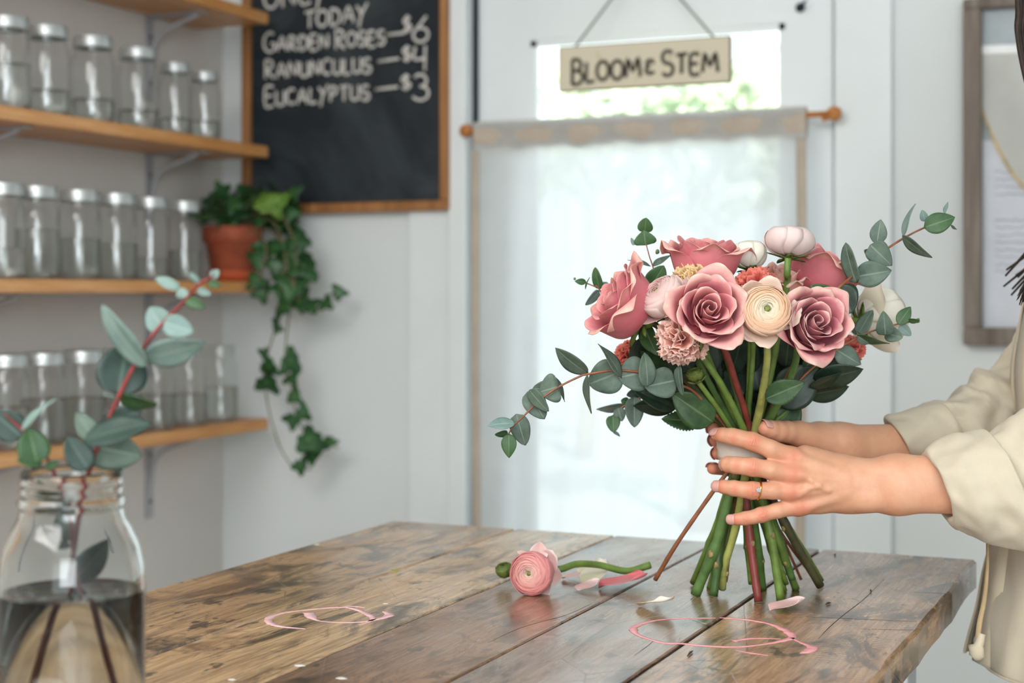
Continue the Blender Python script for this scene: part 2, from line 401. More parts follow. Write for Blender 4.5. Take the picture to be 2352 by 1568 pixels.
# ------------------------------------------------------------------ hand lettering
def arc(cx, cy, rx, ry, a0, a1, n=12):
    return [(cx+rx*math.cos(math.radians(a0+(a1-a0)*i/n)), cy+ry*math.sin(math.radians(a0+(a1-a0)*i/n))) for i in range(n+1)]
G = {
 'A': (.72, [[(0, 0), (.36, 1), (.72, 0)], [(.14, .36), (.6, .38)]]),
 'B': (.6, [[(.04, 0), (.04, 1)], [(.04, 1)]+arc(.2, .77, .3, .23, 90, -90)+[(.04, .53)], [(.04, .54)]+arc(.24, .27, .34, .27, 90, -90)+[(.04, 0)]]),
 'C': (.62, [arc(.36, .5, .36, .5, 50, 310, 16)]),
 'D': (.66, [[(.05, 0), (.05, 1)], [(.05, 1)]+arc(.16, .5, .48, .5, 90, -90)+[(.05, 0)]]),
 'E': (.56, [[(.55, 1), (.05, 1), (.05, 0), (.56, 0)], [(.05, .52), (.46, .54)]]),
 'G': (.74, [arc(.4, .5, .4, .5, 55, 320, 16)+[(.72, .42), (.45, .42)]]),
 'L': (.5, [[(.05, 1), (.05, .02), (.52, .03)]]),
 'M': (.86, [[(0, 0), (.12, 1), (.43, .3), (.74, 1), (.88, 0)]]),
 'N': (.7, [[(.04, 0), (.06, 1), (.62, .02), (.66, 1)]]),
 'O': (.7, [arc(.35, .5, .35, .48, 95, 460, 20)]),
 'P': (.56, [[(.05, 0), (.05, 1)], [(.05, 1)]+arc(.2, .74, .32, .26, 90, -90)+[(.05, .48)]]),
 'R': (.64, [[(.05, 0), (.05, 1)], [(.05, 1)]+arc(.2, .75, .32, .25, 90, -90)+[(.05, .5), (.62, 0)]]),
 'S': (.58, [arc(.3, .75, .27, .25, 35, 270, 12)+arc(.29, .26, .28, .25, 90, -150, 12)]),
 'T': (.62, [[(0, .97), (.64, 1.03)], [(.32, 1), (.31, 0)]]),
 'U': (.64, [[(.04, 1)]+arc(.33, .3, .29, .3, 180, 360, 12)+[(.62, 1)], [(.62, .5), (.64, 0)]]),
 'Y': (.66, [[(0, 1), (.33, .5)], [(.72, 1.12), (.33, .45), (.14, -.35)]]),
 '&': (.5, [arc(.22, .74, .18, .2, -20, 250, 10)+arc(.24, .27, .24, .27, 110, 330, 10)]),
 '$': (.52, [arc(.27, .72, .22, .2, 35, 270, 10)+arc(.26, .3, .23, .2, 90, -150, 10), [(.27, 1.08), (.26, -.06)]]),
 '6': (.62, [[(.55, 1.1), (.2, .6)]+arc(.33, .3, .28, .3, 150, 510, 18)]),
 '4': (.62, [[(.1, 1), (.06, .45), (.55, .47)], [(.52, 1.02), (.5, -.1)]]),
 '3': (.6, [arc(.28, .76, .24, .24, 150, -80, 12)+arc(.28, .27, .32, .28, 85, -150, 14)]),
 '-': (1.0, [[(0, .45), (1, .5)]])}
def lettering(text, x0, x1, yb0, yb1, cap, plane, rad, first=1.0, squash=.28, up=(0, -1, 0)):
    adv = 0.0; items = []
    for k, ch in enumerate(text):
        if ch == ' ': adv += .36; continue
        w, st_ = G[ch]; items.append((ch, adv, first if (k == 0 or text[k-1] == ' ') else 1.0)); adv += w*(first if (k == 0 or text[k-1] == ' ') else 1.0)**.5+.17
    adv -= .17; mb = MB(); kx = (x1-x0)/adv; rng = random.Random(len(text)*13+int(x0))
    for ch, a, sc in items:
        dy = rng.uniform(-.05, .05)
        for s in G[ch][1]:
            P = [plane(x0+(a+x*sc**.5)*kx, (yb0+(yb1-yb0)*(a+x)/adv)-(y*sc+dy-(sc-1)*.25)*cap) for x, y in s]
            mb.add(tube(P, rad, 8, 3 if len(P) > 2 else 2, flat=squash, up=(0, 1, 0)))
    return mb.out()
# ------------------------------------------------------------------ chalkboard
YK = YB-.03
k0 = PY(560, 300, YK)[0]; k1 = PY(1035, 300, YK)[0]; kb = PY(900, 486, YK)[2]; kt = kb+1.02
cb = thing('chalkboard', 'tall chalkboard in a brown wooden frame with hand lettered flower prices', 'chalkboard', ((k0+k1)/2, YK, kb))
fw = .024; mF = M['frame_wood']
for n_, bx in (('frame_rail', (k0, k1, YK-.012, YK+.014, kb, kb+fw)), ('frame_rail', (k0, k1, YK-.012, YK+.014, kt-fw, kt)),
               ('frame_stile', (k0, k0+fw, YK-.012, YK+.014, kb+fw, kt-fw)), ('frame_stile', (k1-fw, k1, YK-.012, YK+.014, kb+fw, kt-fw))):
    mk(n_, box(*bx), mF, cb, smooth=False, mods=[BEV(.003)])
m, t, out = newmat('slate_with_chalk_dust'); v = coords(t)
c = mixc(t, mth(t, 'MULTIPLY', ramp(t, noise(t, v, 2.6, 5, .6, 1.2), [(.40, (0, 0, 0)), (.68, (1, 1, 1))]), .55), s2l(28, 35, 40), s2l(82, 88, 92))
p = princ(t, c, .62); p.inputs['Specular IOR Level'].default_value = .3; t.links.new(p.outputs[0], out.inputs[0]); M['slate'] = m
mk('slate', box(k0+fw*.6, k1-fw*.6, YK, YK+.008, kb+fw*.6, kt-fw*.6), M['slate'], cb, smooth=False)
M['chalk'] = simple('chalk', (205, 200, 194), .95, .12, 90)
pl = lambda x, y: PY(x, y, YK-.0008)
for txt, x0, x1, ya, yb, cap, fi in (('ONLY', 606, 752, 20, 2, 56, 1.0), ('TODAY', 700, 842, 64, 50, 38, 1.0), ('GARDEN ROSES', 606, 884, 119, 103, 33, 1.35), ('-', 888, 930, 95, 92, 34, 1),
    ('$', 926, 944, 76, 74, 36, 1), ('6', 946, 984, 97, 95, 54, 1), ('RANUNCULUS', 608, 852, 180, 166, 34, 1.25), ('-', 868, 916, 157, 152, 34, 1), ('$', 924, 944, 142, 140, 34, 1),
    ('4', 948, 982, 160, 158, 52, 1), ('EUCALYPTUS', 608, 848, 243, 228, 34, 1.3), ('-', 862, 914, 221, 216, 34, 1), ('$', 921, 943, 207, 205, 34, 1), ('3', 948, 984, 230, 230, 58, 1)):
    mk('chalk_lettering', lettering(txt, x0, x1, ya, yb, cap, pl, .0036, fi), M['chalk'], cb)
# ------------------------------------------------------------------ hanging sign
YS = YB-.085
s0 = PY(1285, 160, YS)[0]; s1 = PY(1675, 130, YS)[0]; sz = PY(1480, 147, YS)[2]; hh = .5*(97/FPX*3.55)
sg = thing('hanging_sign', 'small cream wooden sign reading BLOOM & STEM hung on strings over the door glass', 'sign', ((s0+s1)/2, YS, sz))
m, t, out = newmat('cream_painted_board'); v = coords(t)
at = N(t, 'TexCoord')
c = mixc(t, ramp(t, noise(t, v, 26, 5, .65), [(.62, (0, 0, 0)), (.78, (1, 1, 1))]), s2l(214, 204, 180), s2l(168, 150, 122))
p = princ(t, c, .7, bump(t, noise(t, coords(t, (3, 30, 30)), 4), .2, .002)); t.links.new(p.outputs[0], out.inputs[0])
bd = mk('board', box(s0, s1, YS, YS+.014, sz-hh, sz+hh), m, sg, smooth=False, mods=[BEV(.0015)])
mb = MB()
for bx in ((s0-.001, s1+.001, YS+.002, YS+.015, sz+hh-.001, sz+hh+.0025), (s0-.001, s1+.001, YS+.002, YS+.015, sz-hh-.0025, sz-hh+.001), (s0-.0025, s0+.001, YS+.002, YS+.015, sz-hh, sz+hh), (s1-.001, s1+.0025, YS+.002, YS+.015, sz-hh, sz+hh)): mb.add(box(*bx))
mk('worn_edge', mb.out(), simple('worn_dark_edge', (120, 104, 78), .8), sg, smooth=False)
M['ink'] = simple('brown_black_paint', (66, 58, 50), .7, .2, 60)
for tx_, xa_, xb_, ya_, yb_, cp_, fi_ in (('BLOOM', 1313, 1470, 189, 177, 44, 1.3), ('&', 1484, 1504, 168, 166, 32, 1), ('STEM', 1520, 1648, 172, 166, 44, 1.3)):
    mk('painted_lettering', lettering(tx_, xa_, xb_, ya_, yb_, cp_, lambda x, y: PY(x, y, YS-.0008), .0042, fi_), M['ink'], sg)
apex = PY(1478, -100, YD-.008); M['string'] = simple('grey_string', (128, 128, 122), .9)
for xa in (s0+.035, s1-.035):
    a = np.array([xa, YS+.006, sz+hh]); mk('string', tube([a, a*.5+apex*.5, apex], .0026, 8), M['string'], sg)
V, F = lathe([(.0003, -.004), (.004, -.003), (.0042, 0), (.0016, .001), (.0016, .022), (.0003, .022)], 12); V = np.stack([V[:, 0], V[:, 2]-.010, V[:, 1]], 1)+apex
mk('nail', fixn((V, F)), M['dark'], sg)
# ------------------------------------------------------------------ framed print on the right
YP = YB-.03
f0 = PY(2213, 400, YP)[0]; fb = PY(2230, 792, YP)[2]; ft = PY(2230, -2, YP)[2]; f1 = f0+.62
fr = thing('picture_frame', 'weathered grey wooden frame with papers behind glass on the white wall', 'picture frame', ((f0+f1)/2, YP, fb))
fw = .036
for n_, bx in (('frame_rail', (f0, f1, YP-.012, YP+.026, fb, fb+fw)), ('frame_rail', (f0, f1, YP-.012, YP+.026, ft-fw*.6, ft)),
               ('frame_stile', (f0, f0+fw, YP-.012, YP+.026, fb+fw, ft-fw*.6)), ('frame_stile', (f1-fw, f1, YP-.012, YP+.026, fb+fw, ft-fw*.6))):
    mk(n_, box(*bx), M['grey_wood'], fr, smooth=False, mods=[BEV(.004)])
mk('backing_board', box(f0+fw*.6, f1-fw*.6, YP+.02, YP+.024, fb+fw*.6, ft-fw*.3), simple('grey_backing', (176, 184, 188), .8, .03), fr, smooth=False)
YQ = YP+.016
def sheet(name, pts, y, m, th=.001):
    n = len(pts); V = [(x, y, z) for x, z in pts]+[(x, y+th, z) for x, z in pts]
    F = [tuple(range(n)), tuple(range(n, 2*n))[::-1]]+[(i, i+n, (i+1) % n+n, (i+1) % n) for i in range(n)]
    return mk(name, fixn((np.array(V, float), F)), m, fr, smooth=False)
pp = lambda x, y: (lambda q: (q[0], q[2]))(PY(x, y, YQ))
sheet('letter_sheet', [pp(2252, 322), pp(2520, 330), pp(2520, 755), pp(2246, 752)], YQ+.002, simple('pale_letter_paper', (214, 216, 224), .85, .02))
fi_ = simple('faded_ink', (176, 178, 190), .9)
for (ya, yb, xs) in ((395, 450, 2285), (505, 640, 2285)):
    mb = MB()
    for y in range(ya, yb, 17):
        rng = random.Random(y); P = []; x = xs
        while x < 2480: P.append((lambda q: (q[0], YQ+.0014, q[1]))(pp(x, y+rng.uniform(-3, 3)))); x += 7
        mb.add(tube(np.array(P), .0013, 6, 2))
    mk('printed_text', mb.out(), fi_, fr)
cpts = [pp(2240, 122), pp(2520, 104), pp(2520, 470)]+[pp(2352+30, 442+20)]+[pp(x, y) for x, y in ((2352, 437), (2318, 395), (2290, 345), (2268, 295), (2252, 245), (2243, 195), (2238, 150))]
sheet('curved_fabric_sheet', cpts, YQ-.002, simple('aged_linen_paper', (196, 196, 190), .85, .06, 6))
sheet('stained_edge', [pp(x, y) for x, y in ((2352, 437), (2318, 395), (2290, 345), (2268, 295), (2252, 245), (2256, 244), (2274, 292), (2297, 340), (2324, 388), (2356, 430))], YQ-.0035, simple('tea_stain', (198, 176, 134), .85, .15, 30))
sheet('white_strip', [pp(2236, 106), pp(2520, 96), pp(2520, 116), pp(2236, 126)], YQ-.005, simple('white_card_strip', (244, 246, 244), .6))
# ------------------------------------------------------------------ outside the door
mk('lawn', box(-14, 12, YB+.2, 24, -.25, -.1), simple('pale_gravel_yard', (206, 206, 204), .9, .08, 8), kind='structure', smooth=False)
M['bush'] = simple('pale_green_leaves', (192, 206, 178), .8, .25, 6)
M['bark'] = simple('pale_bark', (170, 152, 130), .9, .1)
def leafmass(c, r, n, seed, sq=(1, 1, .8)):
    rng = np.random.RandomState(seed); mb = MB()
    for i in range(n):
        d = rng.randn(3); d /= np.linalg.norm(d); p = c+d*r*np.array(sq)*rng.rand()**.4
        ax = nrm(rng.randn(3)+np.array([0, 0, -.3])); L = rng.uniform(.12, .26)
        mb.add(leaf_patch(p, p+ax*L, L*.45, rng.randn(3), nu=3, nv=5))
    return mb.out()
for i, (px, Y, h, r, lab) in enumerate(((1340, 12.5, 2.8, .75, 'leafy pale tree outside seen under the left half of the hanging sign'), (1610, 9.0, 2.3, .6, 'leafy pale tree outside seen below the right end of the hanging sign'), (1810, 15.5, 3.4, .9, 'leafy pale tree outside at the right edge of the door glass'))):
    b = PY(px, 600, Y); b[2] = -.1
    tr = thing('garden_tree', lab, 'tree', b, 'trees outside the door')
    mk('trunk', tube([b, b+np.array([.1, 0, h*.5]), b+np.array([0, 0, h])], [.09, .07, .04], 8), M['bark'], tr)
    mk('crown', leafmass(b+np.array([0, 0, h]), r, 420, i+3), M['bush'], tr, mods=[SOL(.004)])
# ------------------------------------------------------------------ wall shelves
SH = [2.013, 1.687, 1.357, 1.024]; SD = .2; SY0, SY1 = 1.45, 3.233; STK = .028
lab = ['topmost pine shelf, its underside showing, high on the left wall', 'pine shelf second from the top holding six lidded jars', 'pine shelf holding jars and the potted ivy', 'lowest pine shelf on the left wall, behind the eucalyptus jar']
M['screw'] = simple('dark_screw', (110, 110, 112), .4, .05, 20, metallic=.7)
for z, lb in zip(SH, lab):
    s = thing('wall_shelf', lb, 'shelf', (XL+SD/2, (SY0+SY1)/2, z-STK), 'pine shelves on the left wall')
    mk('board', box(XL+.001, XL+SD, SY0, SY1, z-STK, z), M['pine'], s, smooth=False, mods=[BEV(.004)])
    for yb in (1.82, 2.42, 3.022):
        zb = z-STK
        mbk = MB().add(box(XL+.0005, XL+.005, yb-.014, yb+.014, zb-.20, zb)).add(box(XL+.002, XL+.165, yb-.014, yb+.014, zb-.005, zb-.0003))
        mbk.add(tube([np.array([XL+.004, yb, zb-.15]), np.array([XL+.03, yb, zb-.05]), np.array([XL+.14, yb, zb-.006])], .006, 8))
        br = mk('bracket', mbk.out(), M['steel'], s, smooth=False, mods=[BEV(.0015)])
        for dz in (.05, .16):
            V, F = lathe([(.0001, .0), (.005, 0), (.005, .002), (.003, .004), (.0001, .004)], 12); V = np.stack([V[:, 2], V[:, 0], V[:, 1]], 1)+np.array([XL+.005, yb, zb-dz])
            mk('screw', fixn((V, F)), M['screw'], br)
# ------------------------------------------------------------------ jars
def jar_mesh(R, H, lid=True):
    k = R/.046; h = H/.18
    g = lathe([(.0005, .003), (R*.72, .002), (R*.86, 0), (R*.97, .006*h), (R, .016*h), (R, .112*h), (R*.985, .122*h), (R*.945, .134*h), (R*.87, .144*h), (R*.83, .150*h), (R*.825, .156*h), (R*.85, .158*h), (R*.82, .161*h), (R*.815, H-.002), (R*.79, H), (R*.76, H-.002), (R*.765, .156*h)], 36, cap0=True)
    l = None
    if lid:
        r = R*.875; l = lathe([(r*.80, .157*h), (r, .157*h), (r*1.03, .158*h), (r, .160*h), (r, .166*h), (r*1.015, .168*h), (r, .170*h), (r, H-.001), (r*.985, H+.001), (r*.86, H+.0015), (r*.84, H+.0005), (.0005, H+.0005)], 36)
    return fixn(g), l
def water_mesh(R, H, lev):
    h = H/.18; r = R-.0018
    return fixn(lathe([(.0003, .0045), (r*.72, .0042), (r*.92, .006), (r, .016*h), (r, lev), (r*.995, lev+.0006), (.0003, lev)], 36))
m, t, out = newmat('water_in_jar')
tr = N(t, 'BsdfTransparent'); tr.inputs[0].default_value = (.94, .95, .94, 1)
rf = N(t, 'BsdfRefraction'); rf.inputs[0].default_value = (.95, .97, .96, 1); rf.inputs['IOR'].default_value = 1.33; rf.inputs['Roughness'].default_value = .05
mx = N(t, 'MixShader'); mx.inputs[0].default_value = .55; t.links.new(tr.outputs[0], mx.inputs[1]); t.links.new(rf.outputs[0], mx.inputs[2])
g_ = N(t, 'BsdfGlossy'); g_.inputs['Roughness'].default_value = .03; m2 = N(t, 'MixShader'); m2.inputs[0].default_value = .05; t.links.new(mx.outputs[0], m2.inputs[1]); t.links.new(g_.outputs[0], m2.inputs[2])
t.links.new(m2.outputs[0], out.inputs[0]); M['shelfwater'] = m
rows = [
 (SH[1], 'the second shelf', 'jars on the second shelf', [(16, .047, .182, .09), (108, .047, .182, .052), (213, .047, .182, .05), (317, .046, .18, .043), (402, .038, .165, .04), (470, .037, .16, .045)], True),
 (SH[2], 'the ivy shelf', 'jars on the ivy shelf', [(6, .046, .186, .06), (86, .046, .186, .10), (182, .046, .186, .085), (268, .045, .186, .078), (346, .043, .184, .05), (424, .041, .182, .07)], True),
 (SH[3], 'the lowest shelf', 'jars on the lowest shelf', [(14, .046, .184, .08), (100, .046, .184, .09), (190, .046, .184, .085), (280, .045, .182, .08), (362, .043, .18, .075), (437, .042, .18, .07), (507, .041, .18, .08)], False)]
pos = ['leftmost', 'second from left', 'third from left', 'fourth from left', 'fifth from left', 'sixth from left', 'rightmost']
for z, place, grp, js, lidded in rows:
    for i, (px, R, H, lev) in enumerate(js):
        c = PX(px, 600, XL+.135); c[2] = z
        last = i == len(js)-1
        lidon = lidded or i < 4
        nm = 'rightmost' if last else pos[i]
        lb = f'{"zinc lidded glass jar" if lidon else "open glass jar"} with {"little" if lev < .055 else "deep"} water, {nm} on {place}'
        j = thing('glass_jar', lb, 'jar', c, grp)
        g, l = jar_mesh(R, H, lidon)
        mk('jar_body', (g[0]+c, g[1]), M['jarglass'], j)
        if lidon: mk('lid', (l[0]+c, l[1]), M['zinc'], j)
        wv = water_mesh(R, H, lev); mk('water', (wv[0]+c, wv[1]), M['shelfwater'], j)
# ------------------------------------------------------------------ potted ivy
M['terra'] = simple('terracotta', (158, 78, 50), .75, .12, 22, .2, 80)
pc = PX(533, 600, XL+.118); pc[2] = SH[2]
mk('plant_saucer', lathe([(.0004, .002), (.046, 0), (.055, .004), (.060, .022), (.060, .026), (.056, .026), (.052, .008), (.0004, .006)], 40, pc), simple('orange_terracotta', (186, 84, 46), .7, .1, 22), origin=pc,
   label='orange terracotta saucer under the potted ivy', cat='saucer')
bz = pc+np.array([0, 0, .0062])
iv = thing('potted_ivy', 'terracotta pot of trailing green ivy at the right end of the shelf', 'potted plant', bz)
PH = .128
mk('pot', lathe([(.0004, .002), (.046, 0), (.049, .003), (.063, .088), (.0655, .089), (.072, .092), (.0735, .125), (.071, PH), (.066, PH), (.062, .098), (.0004, .095)], 44, bz), M['terra'], iv)
mk('soil', (lambda V, F: (V, F))(*lathe([(.066, .108), (.04, .112), (.0004, .114)], 30, bz)), simple('dark_soil', (58, 46, 36), .95, .3, 60), iv)
M['ivyd'] = leafmat('dark_ivy_leaf', (28, 58, 32), (62, 110, 58), (104, 142, 90), .4, .12, 25)
M['ivyl'] = leafmat('young_ivy_leaf', (96, 136, 50), (138, 172, 78), (170, 190, 120), .45, .3, 25)
M['vine'] = simple('brown_green_vine', (108, 100, 70), .7, .1)
def ivy_leaf(base, tip, normal, size, seed):
    base = np.asarray(base, float); ax = nrm(np.asarray(tip, float)-base); n = nrm(normal); n = nrm(n-ax*np.dot(n, ax)); sd = np.cross(n, ax)
    rng = np.random.RandomState(seed); V = [base+ax*size*.18]; T = [0]; F = []; K = 30
    for ring in (.5, 1.0):
        for k in range(K):
            a = 2*math.pi*k/K
            lob = .52+.30*max(0, math.cos(2.5*a))**1.0*1.0 + .22*(math.cos(a) > .8)*(math.cos(a)-.8)*5
            if abs(a-math.pi) < .35: lob *= .72
            x, y = math.cos(a)*lob, math.sin(a)*lob*1.0
            p = base+ax*size*(.18+(x*.72)*ring)+sd*size*y*.78*ring
            V.append(p+n*size*(-.10*ring*ring*(x*x+y*y)+.07*abs(y)*ring+.02*rng.randn()*ring)); T.append(.2 if ring < 1 else .6)
    for k in range(K):
        F.append((0, 1+k, 1+(k+1) % K)); F.append((1+k, 1+K+k, 1+K+(k+1) % K, 1+(k+1) % K))
    return np.array(V), F, np.array(T)
DV = np.dot(bz-CAM, Fv)-.09
vines = [
 [(575, 520, .07), (612, 500, .02), (640, 530, 0), (655, 590, -.01), (648, 650, -.01), (640, 720, 0), (625, 780, .01), (608, 840, .01), (612, 910, .01), (625, 970, 0), (645, 1030, 0), (675, 1072, 0), (715, 1078, .01)],
 [(585, 510, .06), (630, 470, .01), (662, 520, -.01), (680, 580, -.02), (675, 650, -.02), (662, 740, -.01), (655, 830, 0), (670, 890, 0), (680, 950, 0), (705, 1000, .01), (740, 1010, .02), (778, 1030, .03)],
 [(580, 515, .06), (640, 545, -.01), (668, 640, -.02), (690, 700, -.01), (720, 712, 0), (745, 690, 0), (772, 664, .01)],
 [(560, 515, .06), (610, 560, -.01), (600, 620, -.02), (590, 660, -.02)]]
lv = {0: [(612, 820, 596, 800), (612, 835, 640, 868), (605, 870, 640, 905), (640, 700, 660, 715), (630, 745, 655, 762), (640, 560, 610, 590), (648, 640, 690, 640), (642, 600, 625, 640), (690, 1060, 690, 1095), (652, 560, 640, 610), (645, 655, 640, 690)],
      1: [(660, 820, 690, 860), (668, 860, 675, 885), (672, 900, 690, 930), (690, 940, 715, 970), (676, 955, 668, 985), (700, 1000, 735, 1040), (735, 1010, 690, 1030), (720, 1040, 712, 1070), (765, 1010, 752, 1020), (675, 560, 665, 610), (690, 600, 720, 640), (680, 640, 655, 690), (672, 590, 700, 570)],
      2: [(700, 705, 735, 690), (745, 690, 760, 710), (770, 668, 785, 672), (690, 680, 690, 720), (660, 600, 690, 570), (672, 540, 706, 560)],
      3: [(600, 640, 560, 660), (600, 660, 605, 700), (598, 600, 570, 580), (606, 560, 590, 600)]}
rng = np.random.RandomState(4)
for i, vpts in enumerate(vines):
    P = [W2(x, y, DV+dd) for x, y, dd in vpts]
    v = mk('trailing_vine', tube(P, [.0028, .0022, .0016], 7, 5), M['vine'], iv)
    mb = MB()
    for k, (bx, by, tx, ty) in enumerate(lv[i]):
        b = W2(bx, by, DV-.005+rng.uniform(-.015, .01)); tp = W2(tx, ty, DV-.01+rng.uniform(-.03, .02))
        L = max(np.linalg.norm(tp-b), .03)
        mb.add(ivy_leaf(b, tp, V3(rng.uniform(-.7, .7), rng.uniform(-.1, .9), 1), L*rng.uniform(1.0, 1.25), k+i*20))
    mk('leaves', mb.out(), M['ivyd'], v, mods=[SOL(.0006)])
mb = MB(); ml = MB(); ms = MB()
for k in range(62):
    a = rng.uniform(-.3, 1); px = 452+rng.rand()**.8*225; py = 448+rng.rand()*84-(10 if px > 520 else 0); dd = rng.uniform(-.10, .09)
    if px < 520 and py > 515: py -= 50
    b = W2(px, py, DV+.09+dd*.8); up = V3(rng.uniform(-1, 1), rng.uniform(-.6, .6), rng.uniform(0, 1)); L = rng.uniform(.035, .062)
    mb.add(ivy_leaf(b, b+up*L, V3(rng.uniform(-.6, .6), rng.uniform(.1, 1.2), rng.uniform(.2, 1)), L, 200+k))
    ms.add(tube([b, b*.5+bz*.5+np.array([0, 0, .08]), bz+np.array([rng.uniform(-.03, .03), rng.uniform(-.03, .03), .11])], .0012, 5, 3))
for bx, by, tx, ty in ((620, 460, 640, 500), (600, 455, 625, 470), (640, 450, 632, 480)):
    ml.add(ivy_leaf(W2(bx, by, DV-.02), W2(tx, ty, DV-.04), V3(.2, .7, .8), .062, int(bx)))
mk('leaves', mb.out(), M['ivyd'], iv, mods=[SOL(.0006)]); mk('young_leaves', ml.out(), M['ivyl'], iv, mods=[SOL(.0006)]); mk('leaf_stems', ms.out(), M['vine'], iv)
# ------------------------------------------------------------------ work table
TX = [-1.113, -.910, -.758, -.608, -.464, -.262]; TY0, TY1 = .30, 2.08; TT = .036
tb = thing('work_table', 'worn wooden plank work table with stained top and white legs', 'table', ((TX[0]+TX[-1])/2, (TY0+TY1)/2, 0))
m, t, out = newmat('worn_table_planks')
at = N(t, 'Attribute', attribute_name='tint').outputs['Fac']
oc = N(t, 'TexCoord').outputs['Object']
def mapped(sc, off=None):
    mp = N(t, 'Mapping'); mp.inputs['Scale'].default_value = sc; t.links.new(oc, mp.inputs[0])
    cb_ = N(t, 'CombineXYZ'); t.links.new(mth(t, 'MULTIPLY', at, 37.0), cb_.inputs[0]); t.links.new(mth(t, 'MULTIPLY', at, 11.0), cb_.inputs[1]); t.links.new(cb_.outputs[0], mp.inputs['Location'])
    return mp.outputs[0]
base = ramp(t, at, [(0, s2l(206, 166, 122)), (.2, s2l(226, 188, 142)), (.4, s2l(156, 122, 98)), (.6, s2l(152, 128, 110)), (.8, s2l(196, 156, 120))], 'CONSTANT')
grain = noise(t, mapped((30, 3.6, 30)), 2.2, 8, .68, 1.4)
fine = noise(t, mapped((160, 6, 160)), 2.0, 3, .6)
c = mixc(t, ramp(t, grain, [(.36, (1, 1, 1)), (.56, (0, 0, 0))]), base, mixc(t, .42, base, s2l(92, 64, 44), 'MIX'))
c = mixc(t, mth(t, 'MULTIPLY', ramp(t, fine, [(.44, (1, 1, 1)), (.60, (0, 0, 0))]), .34), c, s2l(80, 56, 40))
stain = noise(t, mapped((8, 3.0, 8)), 1.7, 8, .70, 1.2)
c = mixc(t, mth(t, 'MULTIPLY', ramp(t, stain, [(.49, (0, 0, 0)), (.61, (1, 1, 1))]), .86), c, s2l(42, 31, 25))
spot = noise(t, mapped((24, 12, 24)), 1.5, 4, .6)
c = mixc(t, mth(t, 'MULTIPLY', ramp(t, spot, [(.60, (0, 0, 0)), (.66, (1, 1, 1))]), .8), c, s2l(42, 37, 36))
warm = noise(t, mapped((5, 1.5, 5)), 1.3, 3)
c = mixc(t, mth(t, 'MULTIPLY', ramp(t, warm, [(.5, (0, 0, 0)), (.7, (1, 1, 1))]), .30), c, s2l(206, 152, 98))
# pale scuffs and knife cuts
vor = N(t, 'TexVoronoi', feature='DISTANCE_TO_EDGE'); vor.inputs['Scale'].default_value = 5.5; t.links.new(mapped((2.2, .9, 2)), vor.inputs['Vector'])
crack = ramp(t, vor.outputs['Distance'], [(.0, (1, 1, 1)), (.010, (0, 0, 0))])
c = mixc(t, mth(t, 'MULTIPLY', mth(t, 'MULTIPLY', crack, ramp(t, noise(t, mapped((6, 4, 6)), 2, 2), [(.5, (0, 0, 0)), (.6, (1, 1, 1))])), .7), c, s2l(40, 32, 28))
sp = noise(t, mapped((60, 60, 60)), 2.2, 2)
c = mixc(t, mth(t, 'MULTIPLY', ramp(t, sp, [(.74, (0, 0, 0)), (.77, (1, 1, 1))]), .6), c, s2l(206, 196, 184))
# saw marks on the last plank
sw = N(t, 'TexWave', bands_direction='Y'); sw.inputs['Scale'].default_value = 42; sw.inputs['Distortion'].default_value = 2.0; sw.inputs['Detail'].default_value = 2
t.links.new(mapped((1, 1, 1)), sw.inputs[0])
sm = mth(t, 'MULTIPLY', mth(t, 'MULTIPLY', ramp(t, sw.outputs['Fac'], [(.12, (1, 1, 1)), (.34, (0, 0, 0))]), mth(t, 'GREATER_THAN', at, .75)), ramp(t, noise(t, mapped((9, 5, 9)), 1.6, 3), [(.45, (0, 0, 0)), (.6, (1, 1, 1))]))
c = mixc(t, mth(t, 'MULTIPLY', sm, .6), c, s2l(70, 52, 42))
rough = ramp(t, noise(t, mapped((8, 2.5, 8)), 1.8, 4, .6), [(.36, (.10, .10, .10)), (.64, (.33, .33, .33))])
h = mth(t, 'SUBTRACT', mth(t, 'ADD', mth(t, 'MULTIPLY', grain, .9), mth(t, 'MULTIPLY', fine, .6)), mth(t, 'ADD', mth(t, 'MULTIPLY', sm, .4), mth(t, 'MULTIPLY', crack, .4)))
p = princ(t, c, rough, bump(t, h, .26, .002)); p.inputs['Specular IOR Level'].default_value = .6
p.inputs['Coat Weight'].default_value = .35; p.inputs['Coat Roughness'].default_value = .2
t.links.new(p.outputs[0], out.inputs[0]); M['planks'] = m
mb = MB()
for i in range(5):
    x0, x1 = TX[i]+(.0016 if i else 0), TX[i+1]-(.0016 if i < 4 else 0); n = 40
    rng = np.random.RandomState(i); V = []
    ys = np.linspace(TY0, TY1, n)
    for y in ys:
        e0 = .0015*math.sin(y*9+i)+rng.uniform(-.0006, .0006) if i == 0 else rng.uniform(-.0006, .0006)
        e1 = .002*math.sin(y*11+1)*rng.rand()+rng.uniform(-.0015, .001) if i == 4 else rng.uniform(-.0006, .0006)
        b = .003 if i in (0, 4) else .0012
        for x, z in ((x0+e0, TABZ-TT), (x0+e0, TABZ-b), (x0+e0+b, TABZ), (x1+e1-b*1.3, TABZ), (x1+e1, TABZ-b*1.3), (x1+e1, TABZ-TT)): V.append((x, y, z))
    F = grid_faces(6, n, True)+[tuple(range(6)), tuple(range((n-1)*6, n*6))[::-1]]
    mb.add(fixn((np.array(V), F)), .1+.2*i)
mk('tabletop', mb.out(), M['planks'], tb, smooth=False)
M['seamshade'] = simple('dark_seam_shade', (34, 27, 23), .9)
for x in TX[1:-1]: mk('seam_shade_filler', box(x-.004, x+.004, TY0+.004, TY1-.004, TABZ-.012, TABZ-.0035), M['seamshade'], tb, smooth=False)  # dark filler added in the plank gaps so the seams look deep and shaded
